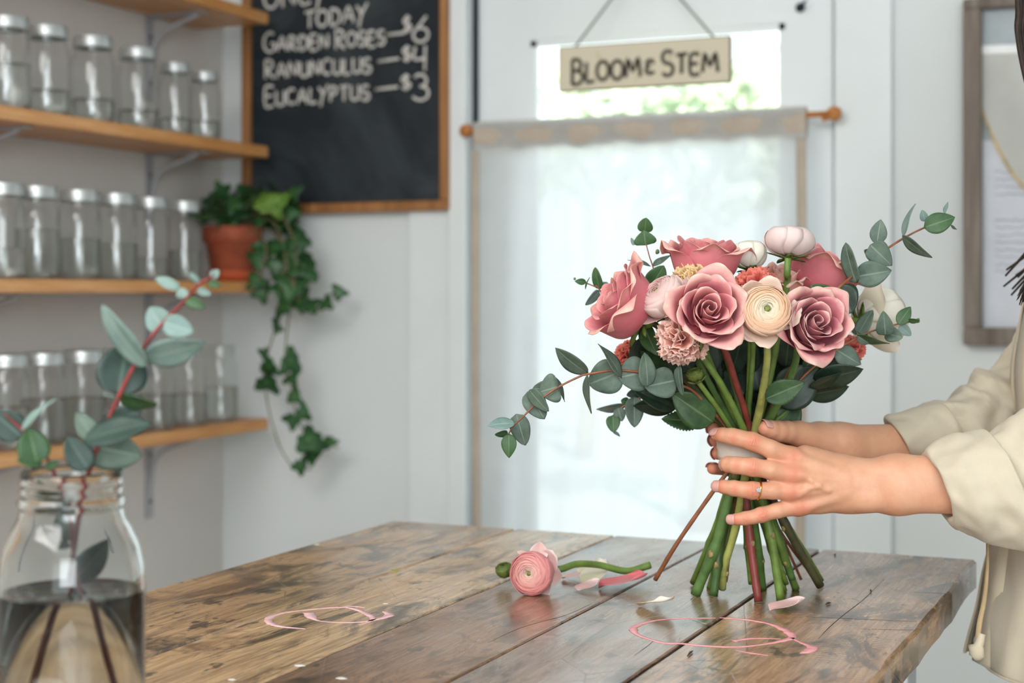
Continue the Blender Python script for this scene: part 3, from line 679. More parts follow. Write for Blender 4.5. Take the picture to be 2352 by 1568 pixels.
M['legpaint'] = simple('white_leg_paint', (214, 218, 220), .5, .03)
ax0, ax1, ay0, ay1 = TX[0]+.055, -.32, TY0+.09, 1.975
for x in (ax0, ax1-.065):
    for y in (ay0, ay1-.065): mk('leg', box(x, x+.065, y, y+.065, 0, TABZ-TT), M['legpaint'], tb, smooth=False, mods=[BEV(.004)])
for bx in ((ax0+.02, ax0+.042, ay0+.065, ay1-.065), (ax1-.042, ax1-.02, ay0+.065, ay1-.065), (ax0+.065, ax1-.065, ay0+.02, ay0+.042), (ax0+.065, ax1-.065, ay1-.042, ay1-.02)):
    mk('apron', box(*bx, TABZ-TT-.085, TABZ-TT), M['legpaint'], tb, smooth=False)
def ribbon(pts, wd, z=TABZ, th=.0004):
    S = crom([PZ(x, y, z) for x, y in pts], 7); n = len(S); T = np.gradient(S, axis=0); T /= np.linalg.norm(T, axis=1)[:, None]
    Nn = np.cross(T, [0, 0, 1.0]); w_ = np.interp(np.linspace(0, 1, n), np.linspace(0, 1, len(wd)), wd)[:, None]; rng = np.random.RandomState(n)
    w_ = w_*(1.15+.6*rng.rand(n, 1)) if th > .0003 else w_*(.75+.5*rng.rand(n, 1))
    a = S+Nn*w_/2; b = S-Nn*w_/2; up = np.array([0, 0, th])
    V = np.vstack([a, b, b+up, a+up]); F = []
    for i in range(n-1):
        for k in range(4):
            q = (k+1) % 4; F.append((k*n+i, k*n+i+1, q*n+i+1, q*n+i))
    F += [(0, n, 2*n, 3*n), (4*n-1, 3*n-1, 2*n-1, n-1)]
    return fixn((V, F))
Z3 = lambda L: [(300+x/2.767, 1180+y/2.767) for x, y in L]
M['pinkpaint'] = simple('dried_pink_paint', (240, 168, 172), .5, .08, 60)
M['palepaint'] = simple('dried_pale_pink_paint', (236, 190, 192), .5, .08, 60)
mb = MB(); K = .001
mb.add(ribbon(Z3([(1110, 731), (960, 716), (885, 692), (880, 662), (960, 632), (1100, 612), (1250, 598), (1350, 592), (1430, 606), (1500, 635), (1542, 665), (1505, 690), (1450, 705)]), [.0005, .004, .006, .006, .0035, .002, .003, .003, .004, .005, .005, .002, .0005]))
mb.add(ribbon(Z3([(1130, 628), (1150, 656), (1200, 680), (1330, 690), (1450, 688), (1560, 672), (1645, 645), (1610, 620)]), [.009, .007, .001, .0012, .002, .004, .007, .003]))
mb.add(ribbon(Z3([(1320, 592), (1400, 586), (1490, 596)]), [.002, .002, .0005]))
mk('paint_ring', mb.out(), M['palepaint'], tb, label='pale pink paint ring on the light left plank')
mb = MB()
mb.add(ribbon([(1643, 1419), (1559, 1420), (1508, 1424.5), (1467, 1434.7), (1454.6, 1446), (1470, 1460), (1521, 1475.5), (1567, 1478), (1636, 1484), (1704, 1485), (1764, 1478), (1803, 1470), (1820, 1463), (1805, 1448), (1767, 1432), (1704, 1421.5), (1653, 1418.6)], [.0015, .002, .002, .005, .006, .003, .003, .003, .003, .0025, .002, .005, .006, .007, .004, .003, .0015]))
mb.add(ribbon([(1819, 1465), (1838, 1475), (1866, 1486), (1853, 1497), (1838, 1500)], [.003, .002, .008, .006, .0005]))
mb.add(ribbon([(1684, 1472), (1728, 1466), (1793, 1467)], [.005, .0025, .0005])); mb.add(ribbon([(1690, 1494), (1728, 1500), (1764, 1505)], [.0005, .002, .001]))
mk('paint_ring', mb.out(), M['pinkpaint'], tb, label='larger bright pink paint ring below the bouquet stems')
M['fleck'] = simple('white_paint_fleck', (224, 222, 214), .6); M['cut'] = simple('dark_knife_cut', (44, 34, 28), .9)
for x, y, r in ((690, 1528, .006), (784, 1557, .005), (728, 1250, .004), (1395, 1330, .0), (886, 1386, .003), (1968, 1302, .006), (533, 1560, .004)):
    if r: mk('paint_fleck', ico(PZ(x, y, TABZ), r, 2, (1, .7, .12), .3, x), M['fleck'], tb)
mb = MB()
for pts, w0 in (([(1850, 1416), (1960, 1421), (2105, 1427)], .0012), ([(1976, 1444), (2060, 1446), (2105, 1446)], .0012), ([(1880, 1466), (1905, 1440), (1940, 1410), (1985, 1375), (2030, 1330)], .001), ([(1120, 1476), (1200, 1440), (1300, 1412), (1360, 1385)], .0008), ([(1458, 1504), (1485, 1485), (1503, 1470)], .0008), ([(2100, 1360), (2160, 1362), (2185, 1366)], .0008)):
    mk('knife_cut', ribbon(pts, [.0003, w0, w0, .0003], th=.0001), M['cut'], tb)
M['scrap'] = simple('dry_scraps', (70, 54, 38), .9, .3, 200); M['scrapg'] = simple('green_scrap', (140, 150, 50), .8, .2, 200)
for x, y, a, nm, lb in ((908, 1312, .005, 'scrapg', 'tiny green scrap on the plank seam left of the lying ranunculus'), (1902, 1388, .006, 'scrap', 'tiny dark scrap on the right plank beside the pale petal'),
        (2000, 1359, .004, 'scrap', 'tiny dark speck on the right plank near the saw marks'), (1585, 1503, .011, 'scrap', 'dark twig scrap in front of the bright pink paint ring'), (1918, 1276, .006, 'scrap', 'dark scrap at the back edge of the table right of the stems')):
    q = PZ(x, y, TABZ)+np.array([0, 0, .0012]); d = np.array([math.cos(x), math.sin(x), 0])*a
    mk('stem_scrap', tube([q-d, q+np.array([0, 0, .0006]), q+d], [.0006, .0013, .0005], 6, 3), M[nm], label=lb, cat='scrap', group='scraps on the table')
# ------------------------------------------------------------------ flower kit
def basis(f):
    f = nrm(f); a = np.cross(f, [0, 0, 1.0]);
    if np.linalg.norm(a) < .05: a = np.cross(f, [1.0, 0, 0])
    a = nrm(a); return a, np.cross(f, a), f
def tow(VF, c, f, spin=0):
    a, b, f = basis(f); cs, sn = math.cos(spin), math.sin(spin); a, b = a*cs+b*sn, b*cs-a*sn
    V = np.asarray(VF[0]); return (np.asarray(c)+V[:, :1]*a+V[:, 1:2]*b+V[:, 2:]*f, VF[1])+tuple(VF[2:])
def petal(phi, rb, al, L, W, spiral=.12, edge=0, rnd=.16, rip=0, seed=0, nu=13, nv=14, point=0, zb=0, tmax=1.45):
    rng = np.random.RandomState(seed); p1, p2 = rng.rand(2)*6.28; V = []; T = []; vv = np.linspace(0, 1, nv)
    av = [a for a, _ in al]; aa = [b for _, b in al]; asym = rng.uniform(-.35, .35)
    R_ = np.zeros((nu, nv)); Z_ = np.zeros((nu, nv))
    for i in range(nu):
        u = -1+2*i/(nu-1); ue = abs(u)*(1+asym*u)
        Lu = L*(1-rnd*abs(u)**2.6+point*max(0, 1-abs(u)*2.2)); r = rb; z = zb
        for j in range(nv):
            R_[i, j] = r; Z_[i, j] = z
            v = vv[j]; a = math.radians(np.interp(v, av, aa)+edge*ue**1.5*max(0, v-.45)/.55)
            r += math.sin(a)*Lu/(nv-1); z += math.cos(a)*Lu/(nv-1)
    for j in range(nv):
        v = vv[j]; w = W*(.28+.72*math.sin(math.pi*min(.86, .10+.78*v))**.8)
        if v > .86: w *= 1-.30*((v-.86)/.14)**2
        rm = max(R_[nu//2, j], 1e-4); th = min(tmax, w/rm)
        for i in range(nu):
            u = -1+2*i/(nu-1)
            rr = max(0.0004, R_[i, j]*(1+spiral*u)+rip*v**2*math.sin(u*5+p1+v*2)*L*.5); an = phi+u*th
            V.append((rr*math.cos(an), rr*math.sin(an), Z_[i, j]+rip*v*v*math.cos(u*4+p2)*L*.35)); T.append(v)
    return np.array(V), grid_faces(nu, nv), np.array(T)
PET = [SOL(.00055), SUB(1)]
def lerp(a, b, t): return a+(b-a)*t
def rose_parts(R, H, seed, o=1.0, n_in=14, n_out=7):
    inner = MB(); outer = []; rng = np.random.RandomState(seed); g = 2.39996
    for i in range(n_in):
        t = i/(n_in-1); tt = t*(.45+.55*o)
        al = [(0, lerp(14, 74, t)), (.22, lerp(10, 58, t)), (.48, lerp(0, 8, t)), (.75, lerp(-7, 4+14*o, t)), (.9, lerp(-4, 14+26*o, t)), (1, lerp(0, 40+45*o, t))]
        inner.add(petal(i*g+rng.uniform(-.2, .2), .0015+.20*R*tt, al, H*lerp(.78, 1.04, t)*(1+rng.uniform(-.03, .03)), R*lerp(.40, .95, t), spiral=lerp(.30, .10, t), edge=lerp(5, 26, t)*o, rnd=lerp(.05, .11, t), rip=.012+.02*t, seed=seed*50+i, tmax=lerp(1.9, 1.2, t), point=.01+.03*rng.rand()))
    for k in range(n_out):
        t = k/max(1, n_out-1); c = rng.uniform(.8, 1.2); last = o*(t > .55)
        al = [(0, 86), (.2, 66), (.45, lerp(8, 14, t)+10*last), (.68, lerp(3, 12, t)*(.4+.6*o)+14*last), (.84, lerp(26, 44, t)*c+24*last), (.93, lerp(70, 95, t)*c), (1, lerp(120, 185, t)*c)]
        outer.append(petal((n_in+k)*g+rng.uniform(-.15, .15), .003+.20*R*(.45+.55*o), al, H*lerp(1.06, 1.16, t), R*lerp(.92, 1.06, t), spiral=.06, edge=rng.uniform(8, 45), rnd=.10, rip=.028, seed=seed*50+30+k, point=.03+.05*rng.rand()))
    return inner.out(), outer
def sepals(n, R, L, seed, droop=120, W=None):
    rng = np.random.RandomState(seed); mb = MB()
    for k in range(n):
        d = droop*rng.uniform(.8, 1.2); mb.add(petal(k*2*math.pi/n+rng.uniform(-.2, .2), R*.10, [(0, 80), (.4, 60+d*.2), (1, d)], L*rng.uniform(.8, 1.15), W or L*.2, spiral=0, rnd=.75, nu=5, nv=8, seed=seed+k, zb=-.002))
    return mb.out()
def cut_stem(P, r, mname, t_):
    """a stem with swollen nodes, leaf scars and a pale cut end"""
    S = crom(P, 9); n = len(S); r = np.atleast_1d(np.asarray(r, float)); rr = np.interp(np.linspace(0, 1, n), np.linspace(0, 1, len(r)), r) if len(r) > 1 else np.full(n, r[0])
    rng = np.random.RandomState(int(abs(P[-1][0]*7919)*10) % 9999)
    nodes = [int(n*q) for q in (rng.uniform(.60, .72), rng.uniform(.80, .93))]
    for q in nodes: rr = rr*(1+.28*np.exp(-((np.arange(n)-q)/.9)**2))
    rr = rr*(1+.03*rng.randn(n)); st_ = mk('stem', tube(S, rr, 12, 1), M[mname], t_)
    T = np.gradient(S, axis=0); mb = MB()
    for q in nodes:
        d = nrm(-Fv*rng.uniform(.2, 1)+Rv*rng.uniform(-1, 1)); d = nrm(d-nrm(T[q])*np.dot(d, nrm(T[q]))); mb.add(ico(S[q]+d*rr[q]*.82, rr[q]*.42, 2, (1, 1, 1.5), .25, q))
    mk('leaf_scar', mb.out(), M['scar'], st_)
    e = nrm(T[-1]); mk('cut_end', tube([S[-1]-e*.0008, S[-1]+e*.0004], [rr[-1]*.93], 12, 1), M['cutend'], st_)
def rose(name, lab, c, f, R, H, m_in, m_out, seed, path, srad, smat, o=1.0, spin=0, leaves=(), grp='roses in the bouquet', sep=True):
    f = nrm(f); b = np.asarray(c)-f*H*.5
    t_ = thing(name, lab, 'rose', b, grp)
    inn, out_ = rose_parts(R, H, seed, o)
    mk('bloom', tow(inn, b, f, spin), M[m_in], t_, mods=PET)
    for q in out_: mk('petal', tow(q, b, f, spin), M[m_out], t_, mods=PET)
    if sep:
        mk('receptacle', tow(ico((0, 0, -.004), .0085, 2, (1, 1, 1.1)), b, f), M['greenstem'], t_)
        mk('sepals', tow(sepals(5, R, .034, seed, 125), b, f), M['sepal'], t_, mods=[SOL(.0006)])
    cut_stem([b-f*.004, b-f*.022]+path, srad, smat, t_)
    for L in leaves: mk('leaf', L, M['roseleaf'], t_, mods=[SOL(.0005)])
    return t_
def ran_parts(R, seed, layers=11, flat=.86, green=True, nskirt=6, cover=1.0):
    rng = np.random.RandomState(seed); mb = MB()
    for k in range(layers):
        t = k/(layers-1); rho = R*lerp(.42, .96, t**.85); thk = math.radians(lerp(9, 66, t**1.1)*cover); n = 5 if k < 3 else 7; W = math.radians(lerp(64, 54, t))
        for q in range(n):
            ph = q*2*math.pi/n+k*1.1+rng.uniform(-.15, .15); nu, nv = 9, 10; V = []; tk = thk+math.radians(rng.uniform(-4, 5)); sp = rng.uniform(.03, .06); p1 = rng.rand()*6; lift = rng.uniform(0, .035)*t
            for j in range(nv):
                v = j/(nv-1)
                for i in range(nu):
                    u = -1+2*i/(nu-1); th = math.radians(165)+(tk+.20*abs(u)**2.5-math.radians(165))*v
                    a = ph+u*W*(.55+.45*min(1, v*1.6)); rr = rho*(1+sp*u-.02*abs(u)**3+.012*math.sin(u*6+p1)*v+lift*v**4)
                    V.append((rr*math.sin(th)*math.cos(a), rr*math.sin(th)*math.sin(a), rr*math.cos(th)*flat))
            mb.add((np.array(V), grid_faces(nu, nv), np.full(nu*nv, t)*.9+np.tile(np.linspace(0, .1, nv)[:, None], (1, nu)).ravel()))
    skirt = []
    for k in range(nskirt):
        skirt.append(petal(k*2.4+rng.rand(), R*.30, [(0, 92), (.35, 70), (.6, 52+rng.uniform(-15, 15)), (.85, 40+rng.uniform(-20, 50)), (1, 60+rng.uniform(0, 70))], R*1.20, R*.70, spiral=.03, rnd=.12, rip=.035, seed=seed*9+k, zb=-R*.72*flat, edge=20))
    return mb.out(), skirt
def ranunculus(lab, c, f, R, mname, sname, seed, path, srad, smat='greenstem', spin=0, cat='ranunculus', grp='ranunculus in the bouquet', nskirt=6, flat=.86, cover=1.0, sepL=.022):
    f = nrm(f); c = np.asarray(c); t_ = thing('ranunculus', lab, cat, c-f*R*flat, grp)
    b_, sk = ran_parts(R, seed, flat=flat, nskirt=nskirt, cover=cover)
    mk('bloom', tow(b_, c, f, spin), M[mname], t_, mods=[SOL(.0004)])
    for s in sk: mk('petal', tow(s, c, f, spin), M[sname], t_, mods=PET)
    mk('button', tow(ico((0, 0, R*.30), R*.13, 3, (1, 1, 1), .12, 3), c, f), M['button'], t_)
    b = c-f*R*flat*.92
    mk('sepals', tow(sepals(5, R, sepL, seed, 100, sepL*.34), b-f*.001, f), M['sepal'], t_, mods=[SOL(.0007)])
    if path: (cut_stem([b, b-f*.02]+path, srad, smat, t_) if grp.endswith('bouquet') else mk('stem', tube([b, b-f*.02]+path, srad, 12, 8), M[smat], t_))
    return t_
def carn_parts(R, seed, n=46):
    rng = np.random.RandomState(seed); mb = MB()
    for k in range(n):
        t = (k+.5)/n; th = math.acos(1-t*1.05); ph = k*2.39996
        d = np.array([math.sin(th)*math.cos(ph), math.sin(th)*math.sin(ph), math.cos(th)]); a = nrm(np.cross(d, rng.randn(3))); n_ = np.cross(d, a); nu, nv = 15, 9; V = []; T = []
        L = R*rng.uniform(.82, 1.05); Wd = R*.55; p1, p2 = rng.rand(2)*6; bend = rng.uniform(-.5, .5)
        for j in range(nv):
            v = j/(nv-1); w = Wd*(.08+.92*v**1.1)
            for i in range(nu):
                u = -1+2*i/(nu-1); l = L*v*(1-.18*u*u)+(.045*R*(1 if i % 2 else -1) if j == nv-1 else 0)
                V.append(d*l+a*u*w+n_*(R*(.15*math.sin(u*4.2+p1)+.07*math.sin(u*9+p2))*v**2+bend*R*v*v*.4)); T.append(v)
        mb.add((np.array(V), grid_faces(nu, nv), np.array(T)))
    return mb.out()
def carnation(lab, c, f, R, mname, seed, path, srad=.0026, n=46):
    f = nrm(f); c = np.asarray(c); t_ = thing('carnation', lab, 'carnation', c-f*R*.3, 'ruffled blooms in the bouquet')
    mk('ruffled_petals', tow(carn_parts(R, seed, n), c-f*R*.3, f), M[mname], t_, mods=[SOL(.0004)])
    b = c-f*R*.3
    V, F = lathe([(.0005, -.026), (.004, -.024), (.0062, -.012), (.007, 0), (.0075, .004)], 14)
    mk('calyx', tow((V, F), b, f), M['greenstem'], t_)
    cut_stem([b-f*.024, b-f*.04]+path, srad, 'greenstem', t_)
    return t_
M['pink_in'] = petalmat('dusty_pink_rose', [(.0, (212, 84, 100)), (.5, (232, 130, 140)), (.84, (240, 160, 164)), (.93, (246, 184, 178)), (1, (250, 214, 204))], .5, .3)
M['pink_out'] = petalmat('pale_pink_rose', [(.0, (212, 106, 114)), (.4, (232, 146, 150)), (.8, (242, 178, 176)), (.92, (248, 198, 188)), (1, (250, 220, 206))], .5, .3)
M['coral_in'] = petalmat('deep_pink_rose', [(.0, (200, 76, 92)), (.5, (222, 110, 124)), (.85, (232, 138, 146)), (1, (246, 180, 174))], .5, .28)
M['coral_out'] = petalmat('deep_pink_rose_outer', [(.0, (220, 132, 124)), (.3, (220, 112, 124)), (.78, (232, 142, 148)), (.92, (246, 182, 172)), (1, (248, 208, 192))], .5, .28)
M['dusty_in'] = petalmat('mauve_rose', [(.0, (164, 56, 76)), (.5, (206, 110, 124)), (.85, (222, 142, 150)), (.94, (234, 178, 174)), (1, (242, 204, 196))], .5, .28)
M['dusty_out'] = petalmat('mauve_rose_outer', [(.0, (190, 84, 98)), (.4, (214, 118, 130)), (.8, (230, 154, 156)), (.93, (240, 192, 182)), (1, (244, 212, 198))], .5, .28)
M['peach_ran'] = petalmat('peach_ranunculus', [(.0, (190, 196, 140)), (.10, (226, 226, 190)), (.22, (246, 236, 212)), (.55, (248, 226, 198)), (.75, (246, 206, 170)), (1, (248, 216, 190))], .5, .3, vein=.02)
M['peach_skirt'] = petalmat('peach_outer_petal', [(.0, (236, 190, 160)), (.6, (246, 216, 196)), (1, (250, 232, 218))], .5, .35, vein=.06)
M['blush'] = petalmat('blush_ranunculus', [(.0, (246, 214, 200)), (.5, (244, 208, 204)), (1, (250, 228, 222))], .5, .35, vein=.05)
M['white_ran'] = petalmat('cream_ranunculus', [(.0, (236, 232, 190)), (.5, (248, 242, 222)), (1, (252, 248, 238))], .5, .35, vein=.04)
M['pinkwhite'] = petalmat('pale_pink_ranunculus', [(.0, (244, 206, 196)), (.5, (244, 206, 204)), (1, (250, 232, 228))], .5, .35, vein=.05)
M['salmon'] = petalmat('salmon_ranunculus', [(.0, (206, 206, 150)), (.12, (240, 216, 190)), (.3, (246, 200, 188)), (.7, (244, 178, 172)), (1, (240, 164, 162))], .5, .3, vein=.04)
M['carn_peach'] = petalmat('peach_carnation', [(.0, (230, 120, 108)), (.45, (246, 170, 150)), (.85, (250, 196, 178)), (1, (252, 222, 210))], .6, .3)
M['carn_coral'] = petalmat('coral_carnation', [(.0, (196, 66, 62)), (.6, (226, 104, 92)), (1, (240, 142, 124))], .6, .28)
M['carn_cream'] = petalmat('cream_yellow_bloom', [(.0, (230, 160, 84)), (.5, (246, 206, 140)), (1, (250, 226, 178))], .6, .32)
M['scar'] = simple('tan_leaf_scar', (150, 130, 82), .7, .25, 200); M['cutend'] = simple('pale_cut_end', (196, 200, 160), .5, .1, 200)
M['greenstem'] = simple('green_stem', (104, 130, 58), .45, .14, 60)
M['dkstem'] = simple('dark_green_stem', (62, 88, 44), .42, .2, 60)
M['midstem'] = simple('mid_green_stem', (84, 116, 58), .42, .16, 60)
M['yelstem'] = simple('yellow_green_stem', (150, 154, 84), .45, .14, 60)
M['redstem'] = simple('red_brown_stem', (124, 54, 46), .45, .14, 60)
M['brownstem'] = simple('brown_green_stem', (74, 72, 44), .5, .25, 60)
M['twig'] = simple('rusty_twig', (138, 84, 56), .5, .18, 70)
M['sepal'] = leafmat('green_sepal', (78, 98, 42), (128, 142, 66), (150, 160, 90), .5, .2, 90)
M['button'] = simple('green_flower_button', (128, 132, 70), .6, .2, 160)
M['roseleaf'] = leafmat('rose_leaf', (34, 66, 36), (74, 104, 58), (110, 132, 84), .42, .16, 60)
M['roseleaf2'] = leafmat('rose_leaf_underside', (92, 116, 66), (118, 138, 86), (140, 156, 104), .55, .16, 60)
M['euc'] = leafmat('eucalyptus_leaf', (72, 92, 80), (112, 130, 114), (138, 154, 136), .5, .14, 50)
M['euc2'] = leafmat('eucalyptus_pale_leaf', (116, 144, 138), (150, 172, 164), (170, 188, 176), .5, .18, 50)
M['euc3'] = leafmat('eucalyptus_green_leaf', (48, 84, 50), (80, 112, 70), (110, 138, 92), .45, .18, 50)
M['salal'] = leafmat('dark_glossy_leaf', (26, 42, 34), (52, 72, 54), (72, 94, 70), .4, .08, 60)
P2 = lambda L: [W2(*q) for q in L]
def lpx(bx, by, tx, ty, w, d, dd=0.0, flip=1, shape='oval', serr=0, fold=.12, curl=.10, seed=0, nv=14, wide=.62):
    b = W2(bx, by, d); tp = W2(tx, ty, d+dd); L = np.linalg.norm(tp-b); s = d/FPX
    Wt = max(w*s, wide*L*.9 if w*s < wide*L else w*s); tl = math.acos(min(1, w*s/Wt))*flip
    ax = nrm(tp-b); n0 = nrm(CAM-b); n0 = nrm(n0-ax*np.dot(n0, ax)); sd = np.cross(ax, n0)
    n = n0*math.cos(tl)+sd*math.sin(tl)
    return leaf_patch(b, tp, Wt, n, fold, curl, shape, serr=serr, seed=seed, nv=nv, wave=.012)
def sprig(name, lab, cat, stem, srad, smat, leaves, grp, d, shape='round', buds=()):
    P = P2(stem); t_ = thing(name, lab, cat, P[-1], grp)
    mk('stem', tube(P, np.array(srad)*.85, 9, 7, rag=.12, seed=len(stem)), M[smat], t_)
    for k, L in enumerate(leaves):
        bx, by, tx, ty, w = L[:5]; kw = dict(L[5]) if len(L) > 5 else {}
        mm = kw.pop('m', 'euc'); dx = kw.pop('dx', (-.006 if k % 2 else .004))
        mk('leaf', lpx(bx, by, tx, ty, w, d+dx, kw.pop('dd', random.Random(k+len(lab)).uniform(-.012, .006)), flip=1 if k % 2 else -1, shape=kw.pop('shape', shape), seed=k+len(stem), **kw), M[mm], t_, mods=[SOL(.0005)])
    for bx, by, r in buds: mk('bud', ico(W2(bx, by, d), r*d/FPX, 2, (1, 1, 1.2), .15, bx), M['euc3'], t_)
    return t_
tb_d = lambda y: .345*FPX/(y-HY)
# ------------------------------------------------------------------ the bouquet
rose('rose', 'pale pink rose at the front centre of the bouquet, its spiral facing the camera', W2(1628, 712, 1.622), V3(.06, .26, .95), .0300, .047, 'pink_in', 'pink_out', 3,
     P2([(1662, 800, 1.675), (1690, 880, 1.70), (1722, 990, 1.733), (1712, 1075, 1.738), (1722, 1230, 1.74), (1742, 1382, tb_d(1384))]), [.0036, .0036, .0038, .0036, .0042, .0046], 'redstem', 1.0, .4)
rose('rose', 'dusty mauve rose at the right front of the bouquet', W2(1872, 742, 1.640), V3(.22, .28, .90), .0310, .047, 'dusty_in', 'dusty_out', 8,
     P2([(1822, 850, 1.70), (1755, 985, 1.745), (1690, 1090, 1.75), (1648, 1240, 1.757), (1597, 1366, tb_d(1369))]), [.0034, .0036, .0048, .0056, .0058], 'midstem', 1.0, 2.2,
     leaves=[lpx(1758, 916, 1848, 878, 58, 1.685, -.01, shape='oval', serr=.05, nv=26, fold=.2)])
rose('rose', 'deep pink rose leaning out at the left side of the bouquet', W2(1424, 698, 1.685), V3(-.80, .50, .16), .036, .062, 'coral_in', 'coral_out', 5,
     P2([(1530, 815, 1.72), (1610, 910, 1.745), (1690, 1010, 1.752), (1755, 1110, 1.755), (1812, 1220, 1.765), (1884, 1345, tb_d(1360))]), [.0034, .0036, .0046, .0048, .0050], 'brownstem', .55, 1.0,
     leaves=[lpx(1478, 745, 1508, 815, 42, 1.70, -.02, shape='oval', fold=.3), lpx(1610, 970, 1520, 960, 48, 1.76, .0, serr=.08, nv=26, shape='oval')])
rose('rose', 'deep pink rose standing at the top of the bouquet', W2(1620, 588, 1.725), V3(.06, .98, .06), .0340, .058, 'coral_in', 'coral_out', 11,
     P2([(1650, 760, 1.75), (1690, 900, 1.757), (1708, 1010, 1.762), (1716, 1100, 1.763), (1738, 1230, 1.77), (1753, 1353, tb_d(1355))]), [.0034, .0036, .0040, .0042], 'midstem', .6, .2)
rose('rose', 'pink rose at the back right of the bouquet under the eucalyptus', W2(1888, 622, 1.775), V3(.42, .88, -.02), .034, .064, 'coral_in', 'coral_out', 14,
     P2([(1840, 790, 1.785), (1790, 900, 1.775), (1735, 1010, 1.762), (1680, 1110, 1.76), (1655, 1240, 1.762), (1639, 1368, tb_d(1371))]), [.0034, .0036, .0048, .0052], 'dkstem', .45, 2.0,
     leaves=[lpx(1757, 965, 1850, 888, 70, 1.79, .02, serr=.06, nv=26, shape='oval')])
rose('rosebud', 'small peach rosebud behind the pale stem at the top of the bouquet', W2(1797, 640, 1.755), V3(.1, .9, .3), .017, .040, 'carn_peach', 'carn_peach', 21,
     P2([(1775, 800, 1.76), (1740, 960, 1.76), (1718, 1030, 1.765), (1700, 1120, 1.765), (1672, 1250, 1.77), (1652, 1345, 1.775)]), [.0026, .0028, .0030], 'greenstem', .3, 0)
ranunculus('open peach ranunculus with a green eye at the front of the bouquet', W2(1759, 712, 1.625), V3(.0, .18, .98), .0275, 'peach_ran', 'peach_skirt', 4,
     P2([(1762, 800, 1.665), (1755, 880, 1.685), (1738, 970, 1.722), (1715, 1075, 1.735), (1690, 1210, 1.752), (1664, 1300, 1.765), (1659, 1352, 1.775)]), [.0038, .0038, .0044, .0046, .0044], 'yelstem', .3, nskirt=8)
ranunculus('blush ranunculus seen from the side between the left and centre roses', W2(1520, 680, 1.66), V3(-.62, .62, .35), .0255, 'blush', 'blush', 6,
     P2([(1590, 800, 1.72), (1640, 900, 1.745), (1700, 1010, 1.757), (1748, 1110, 1.762), (1788, 1230, 1.775), (1820, 1330, 1.79)]), [.0034, .0036, .0042], 'midstem', nskirt=7)
ranunculus('round white ranunculus at the top of the bouquet between two roses', W2(1722, 583, 1.725), V3(0, .93, -.25), .0195, 'white_ran', 'white_ran', 9,
     P2([(1727, 660, 1.735), (1722, 850, 1.76), (1714, 1010, 1.768), (1706, 1100, 1.765), (1714, 1240, 1.77), (1724, 1340, 1.785)]), [.0034, .0034, .0030, .0026], nskirt=0, cover=.72, flat=.9, sepL=.020)
ranunculus('pale pink ranunculus topmost in the bouquet with a bare green stem', W2(1813, 553, 1.715), V3(.10, .92, -.2), .0285, 'pinkwhite', 'pinkwhite', 12,
     P2([(1806, 660, 1.73), (1770, 860, 1.755), (1728, 1010, 1.762), (1680, 1100, 1.765), (1640, 1220, 1.79), (1592, 1338, 1.835)]), [.0040, .0040, .0036, .0040], nskirt=1, cover=.8, flat=.66)
ranunculus('white ranunculus turned away at the far right of the bouquet', W2(2022, 728, 1.83), V3(.75, .15, -.35), .036, 'white_ran', 'white_ran', 15,
     P2([(1900, 850, 1.82), (1820, 940, 1.80), (1745, 1015, 1.772), (1690, 1110, 1.77), (1660, 1240, 1.785), (1630, 1352, 1.81)]), [.0036, .0036, .0040], nskirt=3, cover=.85)
carnation('ruffled peach pink carnation under the front rose', W2(1567, 783, 1.650), V3(-.15, -.1, .95), .0290, 'carn_peach', 2, P2([(1610, 815, 1.69), (1655, 880, 1.70), (1692, 950, 1.718), (1716, 1010, 1.735), (1738, 1100, 1.742), (1770, 1230, 1.745), (1793, 1376, tb_d(1378))]), [.0034, .0036, .0038, .0046, .0048], 42)
carnation('coral carnation tucked behind the peach ranunculus', W2(1738, 655, 1.70), V3(.05, .75, .6), .0270, 'carn_coral', 5, P2([(1730, 800, 1.75), (1716, 1000, 1.767), (1722, 1100, 1.768), (1762, 1230, 1.775), (1801, 1357, tb_d(1358))]), [.0030, .0030, .0036, .0038])
carnation('small coral carnation peeping out at the lower left of the bouquet', W2(1443, 812, 1.80), V3(-.5, .3, .5), .0190, 'carn_coral', 7, P2([(1560, 890, 1.79), (1680, 1000, 1.772), (1750, 1110, 1.775), (1820, 1220, 1.80), (1888, 1332, 1.85)]), .0026, 34)
carnation('cream yellow ruffled bloom behind the front rose', W2(1592, 640, 1.70), V3(-.1, .7, .55), .0250, 'carn_cream', 8, P2([(1620, 800, 1.74), (1680, 950, 1.757), (1718, 1030, 1.762), (1742, 1120, 1.764), (1790, 1250, 1.772), (1828, 1352, tb_d(1354))]), [.0028, .0030, .0036, .0044])
carnation('small coral carnation half hidden at the lower right of the bouquet', W2(1962, 800, 1.79), V3(.5, .2, .5), .0170, 'carn_coral', 9, P2([(1850, 900, 1.79), (1740, 1010, 1.772), (1700, 1100, 1.772), (1668, 1230, 1.79), (1646, 1330, 1.81)]), .0024, 30)
t_ = thing('ranunculus_bud', 'closed green ranunculus bud below the peach carnation', 'flower bud', W2(1595, 866, 1.69), 'buds')
bc = W2(1596, 858, 1.69)
mk('bud', tow(ran_parts(.0095, 3, 5, .9, nskirt=0)[0], bc, V3(-.3, .9, .3)), M['sepal'], t_, mods=[SOL(.0005)])
mk('sepals', tow(sepals(5, .01, .014, 2, 20, .005), bc-V3(-.3, .9, .3)*.009, V3(-.3, .9, .3)), M['sepal'], t_, mods=[SOL(.0006)])
